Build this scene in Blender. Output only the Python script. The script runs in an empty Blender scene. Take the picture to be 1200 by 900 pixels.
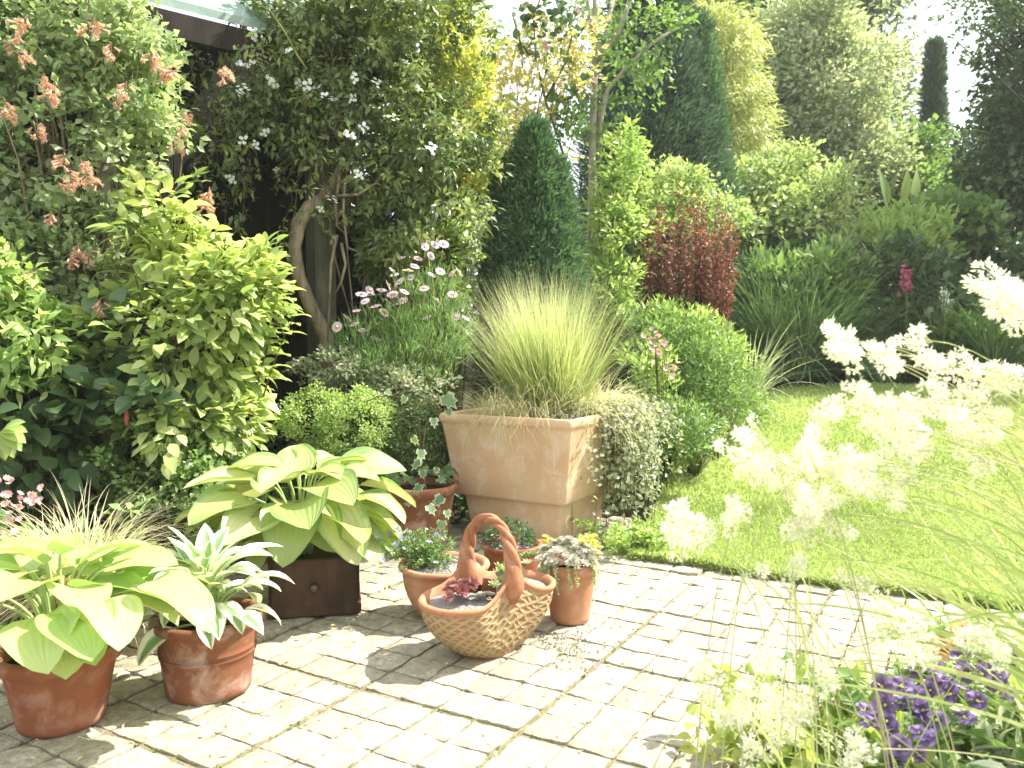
import bpy, math, random
import numpy as np
from mathutils import Vector

rng = np.random.default_rng(7)
random.seed(7)
scene = bpy.context.scene
COL = scene.collection
R = math.radians

# ------------------------------------------------------------------ camera
FPX, HX = 940.0, 398.0
CAMZ = 1.1
PITCH = math.atan((450 - HX) / FPX)
cd = bpy.data.cameras.new('camera')
cam = bpy.data.objects.new('camera', cd)
COL.objects.link(cam)
cam.location = (0, 0, CAMZ)
cam.rotation_euler = (math.pi / 2 - PITCH, 0, 0)
cd.sensor_width = 36
cd.lens = 36 * FPX / 1200
cd.clip_start = 0.05
cd.clip_end = 2000
cd.dof.use_dof = True
cd.dof.focus_distance = 3.3
cd.dof.aperture_fstop = 4.5
scene.camera = cam
FW = np.array([0, math.cos(PITCH), -math.sin(PITCH)])
UPV = np.array([0, math.sin(PITCH), math.cos(PITCH)])
RT = np.array([1.0, 0, 0])
ORG = np.array([0, 0, CAMZ])


def ray(px, py):
    return RT * (px - 600) / FPX + UPV * (450 - py) / FPX + FW


def P(px, py, Y):
    """point seen at photo pixel (px,py) lying at world depth Y"""
    d = ray(px, py)
    return ORG + d * (Y / d[1])


def G(px, py, z=0.0):
    d = ray(px, py)
    return ORG + d * ((z - CAMZ) / d[2])


def gz(Y):
    """height of the ground: level by the paving, a gentle rise up the lawn"""
    t = np.clip((np.asarray(Y, float) - 4.6) / 9.0, 0, 1)
    return 0.85 * (t * t * (3 - 2 * t)) * 1.0


def GG(px, py):
    """where the pixel meets the rising ground"""
    d = ray(px, py)
    lo, hi = 1.0, 60.0
    for _ in range(60):
        m = (lo + hi) / 2
        z = CAMZ + d[2] * m / d[1]
        if z > gz(m):
            lo = m
        else:
            hi = m
    return ORG + d * (lo / d[1])


# ------------------------------------------------------------------ mesh builder
def unit(v):
    v = np.asarray(v, float)
    return v / np.maximum(np.linalg.norm(v, axis=-1, keepdims=True), 1e-9)


class MB:
    def __init__(s):
        s.v, s.q, s.t, s.a, s.n = [], [], [], [], 0

    def add(s, v, quads=None, tris=None, attr=None):
        v = np.asarray(v, float).reshape(-1, 3)
        if quads is not None and len(quads):
            s.q.append(np.asarray(quads, int).reshape(-1, 4) + s.n)
        if tris is not None and len(tris):
            s.t.append(np.asarray(tris, int).reshape(-1, 3) + s.n)
        if attr is None:
            attr = np.zeros((len(v), 3))
        else:
            attr = np.broadcast_to(np.asarray(attr, float), (len(v), 3))
        s.v.append(v); s.a.append(attr); s.n += len(v)

    def mesh(s, name, mat, smooth=True):
        me = bpy.data.meshes.new(name)
        v = np.concatenate(s.v) if s.v else np.zeros((0, 3))
        q = np.concatenate(s.q) if s.q else np.zeros((0, 4), int)
        t = np.concatenate(s.t) if s.t else np.zeros((0, 3), int)
        me.vertices.add(len(v)); me.vertices.foreach_set('co', v.astype(np.float32).ravel())
        nl = q.size + t.size
        me.loops.add(nl)
        me.loops.foreach_set('vertex_index', np.concatenate([q.ravel(), t.ravel()]).astype(np.int32))
        me.polygons.add(len(q) + len(t))
        ls = np.concatenate([np.arange(len(q)) * 4, q.size + np.arange(len(t)) * 3])
        me.polygons.foreach_set('loop_start', ls.astype(np.int32))
        me.polygons.foreach_set('use_smooth', np.full(len(q) + len(t), smooth, bool))
        at = me.attributes.new('luv', 'FLOAT_VECTOR', 'POINT')
        at.data.foreach_set('vector', np.concatenate(s.a).astype(np.float32).ravel())
        me.update(calc_edges=True)
        me.validate()
        if mat is not None:
            me.materials.append(mat)
        return me

    def build(s, name, mat, parent=None, smooth=True, loc=None):
        o = bpy.data.objects.new(name, s.mesh(name, mat, smooth))
        COL.objects.link(o)
        if parent is not None:
            o.parent = parent
            if loc is None:
                o.location = -np.array(parent.location)   # parts are modelled in world coordinates
        if loc is not None:
            o.location = loc
        return o


def tag(o, label=None, cat=None, group=None, kind=None):
    if label: o['label'] = label
    if cat: o['category'] = cat
    if group: o['group'] = group
    if kind: o['kind'] = kind
    return o


def thing(name, label, cat, loc, group=None):
    o = bpy.data.objects.new(name, None)
    o.empty_display_size = 0.1
    COL.objects.link(o)
    o.location = [float(x) for x in loc]
    return tag(o, label, cat, group)


def place(mesh, name, parent, pos, rot=(0, 0, 0), sc=1.0):
    """a copy of a part that shares its mesh"""
    o = bpy.data.objects.new(name, mesh)
    COL.objects.link(o)
    o.parent = parent
    o.location = np.array(pos) - np.array(parent.location if parent.type == 'EMPTY' else parent.location * 0)
    o.rotation_euler = rot
    o.scale = (sc,) * 3
    return o


def place_dir(mesh, name, parent, pos, d, sc=1.0, spin=0.0):
    q = Vector(d).to_track_quat('Z', 'Y')
    e = (q @ Vector((0, 0, 1)).rotation_difference(Vector((0, 0, 1)))).to_euler()
    o = place(mesh, name, parent, pos, e, sc)
    o.rotation_mode = 'QUATERNION'
    from mathutils import Quaternion
    o.rotation_quaternion = q @ Quaternion((0, 0, 1), spin)
    return o


def tube(mb, pts, rad, sides=6, rnd=0.5, cap=True):
    pts = np.asarray(pts, float); n = len(pts)
    rad = np.broadcast_to(np.asarray(rad, float), (n,))
    tan = unit(np.gradient(pts, axis=0))
    ref = np.array([0, 0, 1.0]) if abs(tan[0][2]) < 0.9 else np.array([1.0, 0, 0])
    nn = unit(np.cross(tan[0], ref)); fr = []
    for i in range(n):
        nn = unit(nn - tan[i] * np.dot(nn, tan[i]))
        fr.append((nn, np.cross(tan[i], nn)))
    a = np.linspace(0, 2 * math.pi, sides, endpoint=False)
    v = np.concatenate([pts[i] + rad[i] * (np.cos(a)[:, None] * fr[i][0] + np.sin(a)[:, None] * fr[i][1]) for i in range(n)])
    q = []
    for i in range(n - 1):
        for k in range(sides):
            k2 = (k + 1) % sides
            q.append((i * sides + k, i * sides + k2, (i + 1) * sides + k2, (i + 1) * sides + k))
    at = np.zeros((n * sides, 3)); at[:, 1] = np.repeat(np.linspace(0, 1, n), sides); at[:, 2] = rnd
    tr = []
    if cap:
        v = np.concatenate([v, pts[:1], pts[-1:]]); at = np.concatenate([at, at[:1], at[-2:-1]])
        c0, c1 = n * sides, n * sides + 1
        for k in range(sides):
            k2 = (k + 1) % sides
            tr += [(c0, k2, k), (c1, (n - 1) * sides + k, (n - 1) * sides + k2)]
    mb.add(v, q, tr, at)


def bez(a, b, c, n=8):
    t = np.linspace(0, 1, n)[:, None]
    return (1 - t) ** 2 * np.asarray(a) + 2 * t * (1 - t) * np.asarray(b) + t * t * np.asarray(c)


def crv(a, c, n=7, sag=0.0, wob=0.0):
    a, c = np.asarray(a, float), np.asarray(c, float)
    m = (a + c) / 2 + np.array([0, 0, sag])
    p = bez(a, m, c, n)
    if wob:
        L = np.linalg.norm(c - a)
        p[1:-1] += rng.normal(0, wob * L, (n - 2, 3))
    return p


def lathe(mb, prof, segs=48, wob=0.0, cx=(0, 0, 0), rnd=0.5, close_bottom=True):
    prof = np.asarray(prof, float); n = len(prof)
    a = np.linspace(0, 2 * math.pi, segs, endpoint=False)
    w = 1 + wob * np.sin(2 * a + 1.3) + wob * .6 * np.sin(3 * a + .4)
    v = np.zeros((n, segs, 3))
    v[:, :, 0] = prof[:, 0:1] * np.cos(a) * w + cx[0]
    v[:, :, 1] = prof[:, 0:1] * np.sin(a) * w + cx[1]
    v[:, :, 2] = prof[:, 1:2] + cx[2]
    q = []
    for i in range(n - 1):
        for k in range(segs):
            k2 = (k + 1) % segs
            q.append((i * segs + k, i * segs + k2, (i + 1) * segs + k2, (i + 1) * segs + k))
    at = np.zeros((n * segs, 3)); at[:, 0] = np.tile(a / 6.2832, n); at[:, 1] = np.repeat(np.linspace(0, 1, n), segs); at[:, 2] = rnd
    mb.add(v.reshape(-1, 3), q, None, at)


def disc(mb, c, rx, ry, segs=40, rings=5, bump=0.012, rot=0.0):
    """lumpy disc of soil or grit"""
    v, at, q, tr = [np.array(c, float) + [0, 0, bump]], [[0, 0, .5]], [], []
    for i in range(1, rings + 1):
        f = i / rings
        for k in range(segs):
            a = 2 * math.pi * k / segs
            x, y = rx * f * math.cos(a), ry * f * math.sin(a)
            v.append(np.array(c) + [x * math.cos(rot) - y * math.sin(rot), x * math.sin(rot) + y * math.cos(rot), bump * (1 - f * f) + rng.normal(0, bump * .25) * (i < rings)])
            at.append([f, 0, .5])
    for k in range(segs):
        tr.append((0, 1 + k, 1 + (k + 1) % segs))
    for i in range(rings - 1):
        for k in range(segs):
            k2 = (k + 1) % segs
            q.append((1 + i * segs + k, 1 + (i + 1) * segs + k, 1 + (i + 1) * segs + k2, 1 + i * segs + k2))
    mb.add(v, q, tr, at)


def box(mb, c, half, rz=0.0, rnd=.5, bev=0.004):
    """bevelled box, rotated about z"""
    hx, hy, hz = half; b = min(bev, hx * .4, hy * .4, hz * .4)
    lev = [(-hz, b), (-hz + b, 0), (hz - b, 0), (hz, b)]
    v = []
    for z, ins in lev:
        X, Y = hx - ins, hy - ins
        for x, y in ((X - b, -Y), (X, -Y + b), (X, Y - b), (X - b, Y), (-X + b, Y), (-X, Y - b), (-X, -Y + b), (-X + b, -Y)):
            v.append((x, y, z))
    v = np.array(v)
    cs, sn = math.cos(rz), math.sin(rz)
    w = np.stack([v[:, 0] * cs - v[:, 1] * sn + c[0], v[:, 0] * sn + v[:, 1] * cs + c[1], v[:, 2] + c[2]], 1)
    q = []
    for i in range(3):
        for k in range(8):
            k2 = (k + 1) % 8
            q.append((i * 8 + k, i * 8 + k2, (i + 1) * 8 + k2, (i + 1) * 8 + k))
    o = 24
    q += [(o, o + 1, o + 2, o + 3), (o, o + 3, o + 4, o + 7), (o + 7, o + 4, o + 5, o + 6)]
    q += [(3, 2, 1, 0), (7, 4, 3, 0), (6, 5, 4, 7)]
    at = np.zeros((32, 3)); at[:, 2] = rnd
    mb.add(w, q, None, at)


# ------------------------------------------------------------------ leaves
def pf(kind):
    f = {
        'oval': lambda t: np.sin(np.pi * t ** .85) ** .85,
        'lance': lambda t: np.sin(np.pi * t ** .7) ** 1.1,
        'blade': lambda t: np.clip(1 - t ** 2.2, 0, 1) * np.clip(.55 + t * 2.5, 0, 1),
        'heart': lambda t: np.clip(np.sin(np.pi * np.clip(t, 0, 1) ** .66), 0, 1) ** .6 * (1 - .18 * t),
        'round': lambda t: np.sqrt(np.clip(1 - (2 * t - 1) ** 2, 0, 1)),
        'obov': lambda t: np.sin(np.pi * t ** 1.35) ** .8,
    }
    return f[kind]


def leaves(mb, base, d, n, L, W, rnd, prof='oval', rows=5, cols=3, bend=0.4, fold=0.25, wave=0.0, twist=None):
    base = np.asarray(base, float).reshape(-1, 3); N = len(base)
    if N == 0: return
    d = unit(np.broadcast_to(d, (N, 3))); n = np.broadcast_to(n, (N, 3))
    s = unit(np.cross(d, n)); n = np.cross(s, d)
    L = np.broadcast_to(np.asarray(L, float), (N,)); W = np.broadcast_to(np.asarray(W, float), (N,))
    rnd = np.broadcast_to(np.asarray(rnd, float), (N,)); bend = np.broadcast_to(np.asarray(bend, float), (N,))
    if rows == 2:      # four corner leaf, folded along the rib
        f = fold * W
        v = np.stack([base, base + d * (L * .5)[:, None] - s * W[:, None] + n * f[:, None],
                      base + d * L[:, None] * np.cos(bend)[:, None] - n * (L * np.sin(bend) * .6)[:, None],
                      base + d * (L * .5)[:, None] + s * W[:, None] + n * f[:, None]], 1)
        i = np.arange(N)[:, None] * 4
        tr = np.concatenate([i + [0, 3, 2], i + [0, 2, 1]])
        at = np.zeros((N, 4, 3)); at[:, 1, 0] = -1; at[:, 3, 0] = 1; at[:, 2, 1] = 1; at[:, (1, 3), 1] = .5
        at[:, :, 2] = rnd[:, None]
        mb.add(v.reshape(-1, 3), None, tr, at.reshape(-1, 3)); return
    t = np.linspace(0, 1, rows); w = pf(prof)(t)
    if prof not in ('blade',): w = np.maximum(w, 0.03)
    if prof in ('oval', 'heart', 'obov', 'lance', 'round'): w[-1] = 0.01
    cs = np.linspace(-1, 1, cols)
    b = np.where(np.abs(bend) < 1e-3, 1e-3, bend)[:, None] * np.ones((1, rows))
    bt = b * t
    x = np.sin(bt) / b * L[:, None]; z = -(1 - np.cos(bt)) / b * L[:, None]
    # local normal along the arc
    nx, nz = np.sin(bt), np.cos(bt)
    ctr = base[:, None] + d[:, None] * x[..., None] + n[:, None] * z[..., None]
    ln = d[:, None] * nx[..., None] + n[:, None] * nz[..., None]
    ww = W[:, None] * w[None]
    lat = ww[..., None] * cs
    up = fold * ww[..., None] * (np.abs(cs) if cols <= 3 else cs ** 2)
    if wave:
        ph = rng.uniform(0, 6.28, (N, 1, 1))
        up = up + wave * ww[..., None] * np.abs(cs) * np.sin(t[None, :, None] * 9 + ph + np.sign(cs) * 1.1)
    v = ctr[:, :, None] + s[:, None, None] * lat[..., None] + ln[:, :, None] * up[..., None]
    at = np.zeros((N, rows, cols, 3)); at[..., 0] = cs; at[..., 1] = t[:, None]; at[..., 2] = rnd[:, None, None]
    r, c = np.meshgrid(np.arange(rows - 1), np.arange(cols - 1), indexing='ij')
    r, c = r.ravel(), c.ravel()
    q0 = np.stack([r * cols + c, r * cols + c + 1, (r + 1) * cols + c + 1, (r + 1) * cols + c], 1)
    q = (q0[None] + (np.arange(N) * rows * cols)[:, None, None]).reshape(-1, 4)
    mb.add(v.reshape(-1, 3), q, None, at.reshape(-1, 3))


def rdir(n):
    return unit(rng.normal(size=(n, 3)))


def clusters(lobes, n, inner=0.45, rough=0.28, flat_bottom=True):
    vol = np.array([l[1][0] * l[1][1] + l[1][0] * l[1][2] for l in lobes]); vol = vol / vol.sum()
    which = rng.choice(len(lobes), n, p=vol)
    d = rdir(n)
    ph = rng.uniform(0, 6.28, (3, 3)); fr = rng.uniform(2, 5, (3, 3))
    w = sum(np.sin(d @ fr[i] + ph[i, 0]) for i in range(3)) / 3
    w2 = sum(np.sin(2.7 * (d @ fr[(i + 1) % 3]) + ph[i, 1]) for i in range(3)) / 3
    r = (inner + (1 - inner) * rng.uniform(0, 1, n) ** .55) * (1 + rough * (w + .6 * w2))
    C = np.array([l[0] for l in lobes])[which]; RR = np.array([l[1] for l in lobes])[which]
    return C + d * RR * r[:, None], unit(d / RR)


def foliage(mb, cen, out, per, rad, L, W, prof='oval', rows=2, cols=3, ao=.6, au=.2, ar=.8, nu=.8, no=.5, nr=.5,
            bend=.4, fold=.25, cvar=.6, lvar=.35, wave=0.0):
    M = len(cen); N = M * per
    rad = np.broadcast_to(np.asarray(rad, float), (M,))
    c = np.repeat(cen, per, 0); o = np.repeat(out, per, 0)
    off = rdir(N) * (rng.uniform(0, 1, N) ** .5 * np.repeat(rad, per))[:, None]
    off[:, 2] *= .75
    d = unit(o * ao + np.array([0, 0, au]) + unit(off + 1e-6) * .35 + rng.normal(0, ar * .6, (N, 3)))
    n = unit(np.array([0, 0, nu]) + o * no + rng.normal(0, nr, (N, 3)))
    cr = np.repeat(rng.uniform(0, 1, M), per)
    rnd = np.clip(cr * cvar + rng.uniform(0, 1, N) * (1 - cvar), 0, 1)
    s = rng.uniform(1 - lvar, 1 + lvar, N)
    leaves(mb, c + off, d, n, L * s, W * s, rnd, prof, rows, cols, bend * rng.uniform(.3, 1.6, N), fold, wave)


def lobe(px, py, Y, rx, ry, rz=None):
    k = Y / FPX
    return (P(px, py, Y), np.array([rx * k, rz if rz else rx * k, ry * k]))


# ------------------------------------------------------------------ materials
class NT:
    def __init__(s, name):
        s.m = bpy.data.materials.new(name); s.m.use_nodes = True
        s.t = s.m.node_tree; s.t.nodes.clear()
        s.out = s.t.nodes.new('ShaderNodeOutputMaterial')

    def n(s, typ, ins=None, **kw):
        nd = s.t.nodes.new(typ)
        for k, v in kw.items(): setattr(nd, k, v)
        for k, v in (ins or {}).items(): s.set(nd.inputs[k], v)
        return nd

    def set(s, sock, v):
        if isinstance(v, bpy.types.NodeSocket): s.t.links.new(v, sock)
        else:
            if sock.type == 'RGBA' and len(v) == 3: v = (*v, 1)
            sock.default_value = v

    def math(s, op, a, b=0.0, clamp=False):
        nd = s.n('ShaderNodeMath', operation=op, use_clamp=clamp)
        s.set(nd.inputs[0], a); s.set(nd.inputs[1], b); return nd.outputs[0]

    def mix(s, f, a, b, mode='MIX'):
        nd = s.n('ShaderNodeMix', data_type='RGBA', blend_type=mode)
        s.set(nd.inputs[0], f); s.set(nd.inputs[6], a); s.set(nd.inputs[7], b); return nd.outputs[2]

    def ramp(s, f, stops, interp='LINEAR'):
        nd = s.n('ShaderNodeValToRGB'); cr = nd.color_ramp; cr.interpolation = interp
        while len(cr.elements) < len(stops): cr.elements.new(.5)
        for e, (p, c) in zip(cr.elements, stops):
            e.position = p; e.color = (*c, 1) if len(c) == 3 else c
        s.set(nd.inputs[0], f); return nd.outputs[0]

    def noise(s, scale, detail=4, rough=.55, vec=None, dist=0.0):
        nd = s.n('ShaderNodeTexNoise', {'Scale': scale, 'Detail': detail, 'Roughness': rough, 'Distortion': dist})
        if vec is not None: s.set(nd.inputs['Vector'], vec)
        return nd.outputs['Fac']

    def obj(s):
        return s.n('ShaderNodeTexCoord').outputs['Object']

    def luv(s):
        a = s.n('ShaderNodeAttribute', attribute_name='luv')
        x = s.n('ShaderNodeSeparateXYZ', {0: a.outputs['Vector']})
        return x.outputs[0], x.outputs[1], x.outputs[2]

    def bump(s, h, strength=.3, dist=.01):
        return s.n('ShaderNodeBump', {'Height': h, 'Strength': strength, 'Distance': dist}).outputs[0]

    def pbr(s, col, rough=.7, spec=.3, normal=None):
        b = s.n('ShaderNodeBsdfPrincipled', {'Base Color': col, 'Roughness': rough, 'Specular IOR Level': spec})
        if normal is not None: s.set(b.inputs['Normal'], normal)
        return b.outputs[0]

    def done(s, sh):
        s.t.links.new(sh, s.out.inputs[0]); return s.m


def three(stops):
    return [(i / (len(stops) - 1), c) for i, c in enumerate(stops)]


def leaf_mat(name, cols, trans=.4, rough=.42, spec=.35, ribs=0, margin=None, mw=.66, tip=None, base=None, tcol=1.25):
    if max(max(c) for c in cols) < .56 and cols[0][1] >= cols[0][0]:      # green leaves: paler summer growth
        cols = [tuple(min(.62, x * 1.22 + .012) for x in c) for c in cols]
    t = NT(name); s, v, r = t.luv()
    col = t.ramp(r, three(cols))
    if base is not None: col = t.mix(t.ramp(v, [(0, (1, 1, 1)), (.75, (0, 0, 0))]), col, base)
    if tip is not None: col = t.mix(t.ramp(v, [(.45, (0, 0, 0)), (1, (1, 1, 1))]), col, tip)
    nrm = None
    a = t.math('ABSOLUTE', s)
    if margin is not None:
        nz = t.noise(9, 3, .6, t.obj())
        e = t.math('ADD', a, t.math('MULTIPLY', t.math('SUBTRACT', nz, .5), .9))
        col = t.mix(t.ramp(e, [(mw - .1, (0, 0, 0)), (mw + .1, (1, 1, 1))]), col, margin)
    if ribs:
        w = t.math('MULTIPLY', t.math('SINE', t.math('MULTIPLY', s, ribs)), t.ramp(t.noise(7, 3, .6, t.obj()), [(.3, (.15, .15, .15)), (.7, (1, 1, 1))]))
        mid = t.ramp(a, [(0, (1, 1, 1)), (.08, (0, 0, 0))])
        h = t.math('SUBTRACT', t.math('MULTIPLY', w, .5), t.math('MULTIPLY', mid, .8))
        nrm = t.bump(h, .4, .005)
        col = t.mix(t.math('MULTIPLY', t.math('ADD', t.math('MULTIPLY', w, .5), .5), .12), col, (.03, .07, .01))
        blot = t.noise(14, 4, .65, t.obj())
        col = t.mix(t.ramp(blot, [(.5, (0, 0, 0)), (.75, (.35, .35, .35))]), col, t.mix(1.0, col, (1.3, 1.2, .8), 'MULTIPLY'))
    col = t.n('ShaderNodeHueSaturation', {'Saturation': .84, 'Color': col}).outputs[0]
    b = t.pbr(col, rough, spec, nrm)
    tc = t.mix(1.0, col, (tcol * 1.05, tcol * 1.08, tcol * .68), 'MULTIPLY')
    tl = t.n('ShaderNodeBsdfTranslucent', {'Color': tc})
    if nrm is not None: t.set(tl.inputs['Normal'], nrm)
    mx = t.n('ShaderNodeMixShader', {0: trans})
    t.t.links.new(b, mx.inputs[1]); t.t.links.new(tl.outputs[0], mx.inputs[2])
    return t.done(mx.outputs[0])


def bark_mat(name, c1, c2, scale=14, rough=.85):
    t = NT(name); o = t.obj()
    mp = t.n('ShaderNodeMapping', {'Vector': o, 'Scale': (1, 1, .22)}).outputs[0]
    nz = t.noise(scale, 5, .65, mp)
    return t.done(t.pbr(t.ramp(nz, [(.3, c1), (.7, c2)]), rough, .2, t.bump(nz, .6, .01)))


def clay_mat(name, base, dark, bloom, algae, amt_b=.5, amt_a=.5, scale=6, vec_scale=(1, 1, 1)):
    t = NT(name); o = t.obj()
    o2 = t.n('ShaderNodeMapping', {'Vector': o, 'Scale': vec_scale}).outputs[0]
    n1 = t.noise(scale, 6, .6, o2); n2 = t.noise(scale * 2.1, 5, .65, o2, .4); n3 = t.noise(scale * .8, 5, .6, o2, .8); nf = t.noise(90, 4, .6, o)
    col = t.mix(t.ramp(n1, [(.3, (0, 0, 0)), (.7, (1, 1, 1))]), dark, base)
    col = t.mix(t.math('MULTIPLY', t.ramp(n2, [(.48, (0, 0, 0)), (.72, (1, 1, 1))]), amt_b), col, bloom)
    col = t.mix(t.math('MULTIPLY', t.ramp(n3, [(.52, (0, 0, 0)), (.7, (1, 1, 1))]), amt_a), col, algae)
    col = t.mix(.25, col, t.mix(nf, (.25, .25, .25), (1, 1, 1)), 'MULTIPLY')
    h = t.math('ADD', t.math('MULTIPLY', nf, .3), n2)
    return t.done(t.pbr(col, .82, .25, t.bump(h, .35, .006)))


def soil_mat(name, c1, c2, c3=None, scale=40):
    t = NT(name); o = t.obj()
    n1 = t.noise(scale, 6, .7, o); n2 = t.noise(3, 4, .6, o)
    col = t.ramp(n1, [(.3, c1), (.7, c2)])
    if c3: col = t.mix(t.ramp(n2, [(.45, (0, 0, 0)), (.65, (1, 1, 1))]), col, c3)
    return t.done(t.pbr(col, .95, .1, t.bump(n1, .9, .02)))


M = {}
M['soil'] = soil_mat('soil', (.012, .009, .006), (.06, .042, .028))
M['ground'] = soil_mat('ground_soil', (.015, .011, .007), (.06, .045, .03), (.03, .045, .012), 30)
M['grit'] = soil_mat('grit', (.16, .14, .13), (.62, .58, .54), None, 160)
M['joint'] = soil_mat('joint_sand', (.12, .1, .065), (.4, .34, .24), (.2, .2, .09), 45)
M['bark_dark'] = bark_mat('bark_dark', (.03, .022, .015), (.1, .075, .05))
M['bark_pale'] = bark_mat('bark_pale', (.25, .21, .17), (.55, .5, .44), 20)
M['bark_vine'] = bark_mat('bark_vine', (.1, .075, .045), (.36, .29, .2), 22)
M['twig_green'] = bark_mat('twig_green', (.05, .07, .015), (.16, .17, .05))
M['twig_brown'] = bark_mat('twig_brown', (.05, .03, .015), (.16, .1, .06))
M['post'] = bark_mat('weathered_post', (.05, .055, .035), (.15, .15, .1), 12)
M['box_wood'] = bark_mat('dark_box_wood', (.03, .018, .012), (.11, .065, .042), 9, .75)
M['shed_wood'] = bark_mat('shed_boards', (.012, .01, .008), (.04, .033, .025), 8)
M['roof'] = clay_mat('green_roof_felt', (.3, .4, .34), (.22, .32, .27), (.5, .54, .48), (.1, .16, .09), .5, .4, 3)
M['clay'] = clay_mat('terracotta', (.31, .11, .05), (.2, .065, .03), (.55, .42, .34), (.16, .17, .06), .35, .25)
M['clay_old'] = clay_mat('old_terracotta', (.28, .11, .055), (.16, .06, .032), (.52, .4, .33), (.15, .17, .05), .75, .7, 5)
M['clay_pale'] = clay_mat('pale_terracotta', (.5, .25, .14), (.42, .19, .1), (.6, .45, .34), (.3, .24, .12), .4, .2)
M['clay_mid'] = clay_mat('mid_terracotta', (.43, .19, .1), (.32, .125, .06), (.52, .36, .26), (.24, .19, .1), .5, .35, 9)
M['sand_clay'] = clay_mat('sandy_planter_clay', (.66, .46, .29), (.58, .37, .22), (.76, .66, .52), (.5, .4, .22), .7, .45, 3.6)


def paving_mat():
    t = NT('sett_stone'); s, v, r = t.luv(); o = t.obj()
    n1 = t.noise(26, 6, .65, o); n2 = t.noise(95, 4, .7, o); n3 = t.noise(5, 4, .6, o); n4 = t.noise(11, 5, .7, o, .6)
    col = t.ramp(r, [(0, (.36, .33, .25)), (.5, (.45, .42, .33)), (1, (.53, .5, .4))])
    col = t.mix(t.ramp(n1, [(.4, (.8, .8, .8)), (.6, (0, 0, 0))]), col, (.25, .22, .16))
    col = t.mix(t.ramp(n4, [(.5, (0, 0, 0)), (.66, (.6, .6, .6))]), col, (.27, .25, .16))
    col = t.mix(t.ramp(n2, [(.3, (.85, .85, .85)), (.45, (0, 0, 0))]), col, (.13, .11, .08))
    col = t.mix(t.ramp(n3, [(.5, (0, 0, 0)), (.75, (.4, .4, .4))]), col, (.4, .34, .22))
    h = t.math('ADD', n1, t.math('MULTIPLY', n2, .45))
    return t.done(t.pbr(col, .88, .22, t.bump(h, .8, .008)))


M['sett'] = paving_mat()


def lawn_mat():
    t = NT('lawn_turf'); o = t.obj()
    n1 = t.noise(60, 5, .7, o); n2 = t.noise(1.6, 4, .6, o)
    col = t.ramp(n1, [(.3, (.17, .23, .05)), (.7, (.3, .38, .1))])
    col = t.mix(t.ramp(n2, [(.4, (0, 0, 0)), (.7, (.5, .5, .5))]), col, (.26, .34, .07))
    return t.done(t.pbr(col, .9, .15, t.bump(n1, .7, .02)))


M['lawn'] = lawn_mat()
LM = leaf_mat
M['blade'] = LM('lawn_blade', [(.2, .28, .06), (.29, .38, .09), (.38, .45, .14)], .4, .5)
M['hosta_lime'] = LM('lime_hosta_leaf', [(.25, .4, .07), (.34, .47, .1), (.44, .52, .16)], .32, .38, .4, 30, tcol=1.1)
M['hosta_gold'] = LM('gold_hosta_leaf', [(.3, .42, .08), (.45, .53, .13), (.6, .62, .24)], .32, .34, .45, 30, margin=(.22, .37, .08), mw=.84, tcol=1.1)
M['hosta_white'] = LM('white_edged_hosta_leaf', [(.1, .22, .07), (.16, .28, .1), (.24, .36, .14)], .25, .38, .4, 18, margin=(.76, .78, .64), mw=.42)
M['petiole'] = LM('petiole', [(.28, .4, .09), (.34, .45, .12)], .2)
M['oval_leaf'] = LM('glossy_oval_leaf', [(.13, .22, .04), (.25, .35, .07), (.38, .46, .11), (.5, .53, .16)], .4, .34, .5)
M['climber'] = LM('climber_leaf', [(.13, .21, .08), (.23, .32, .13), (.34, .42, .2), (.46, .5, .23)], .45)
M['jasmine'] = LM('jasmine_leaf', [(.035, .07, .015), (.09, .15, .03), (.18, .24, .05), (.34, .33, .07)], .38, .32, .5)
M['golden'] = LM('golden_leaf', [(.22, .3, .03), (.4, .42, .05), (.5, .45, .08)], .45)
M['autumn'] = LM('turning_leaf', [(.3, .36, .08), (.46, .44, .13), (.54, .42, .16), (.5, .28, .14)], .5)
M['dark_leaf'] = LM('dark_leaf', [(.025, .06, .015), (.05, .11, .025), (.09, .17, .04)], .3, .4, .45)
M['mid_leaf'] = LM('mid_leaf', [(.06, .13, .02), (.12, .22, .035), (.22, .33, .06)], .4)
M['light_leaf'] = LM('light_leaf', [(.14, .26, .04), (.26, .38, .07), (.38, .46, .12)], .45)
M['lime_leaf'] = LM('lime_leaf', [(.13, .22, .05), (.25, .34, .09), (.4, .46, .17)], .45)
M['yellow_leaf'] = LM('yellow_green_leaf', [(.3, .42, .06), (.42, .5, .1), (.52, .56, .16)], .45)
M['fresh_leaf'] = LM('fresh_box_leaf', [(.17, .28, .05), (.28, .4, .08), (.38, .48, .12)], .4)
M['silver'] = LM('silver_leaf', [(.2, .26, .13), (.4, .44, .28), (.62, .62, .46)], .35)
M['pale_tree'] = LM('pale_tree_leaf', [(.16, .22, .1), (.32, .38, .2), (.5, .52, .34)], .4)
M['grey_tree'] = LM('grey_green_leaf', [(.07, .12, .06), (.15, .22, .11), (.27, .32, .18)], .35)
M['gold_conifer'] = LM('golden_conifer_spray', [(.24, .3, .07), (.38, .42, .12), (.48, .48, .18)], .35)
M['conifer'] = LM('conifer_spray', [(.03, .085, .03), (.06, .145, .05), (.12, .24, .08)], .25, .55, .25)
M['blue_conifer'] = LM('dark_conifer_spray', [(.025, .06, .032), (.045, .1, .05), (.08, .16, .075)], .25, .55, .25)
M['lily'] = LM('day_lily_leaf', [(.03, .075, .018), (.06, .13, .03), (.11, .2, .05)], .35)
M['box_leaf'] = LM('box_leaf', [(.04, .08, .015), (.08, .14, .025), (.14, .2, .04)], .3)
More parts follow.
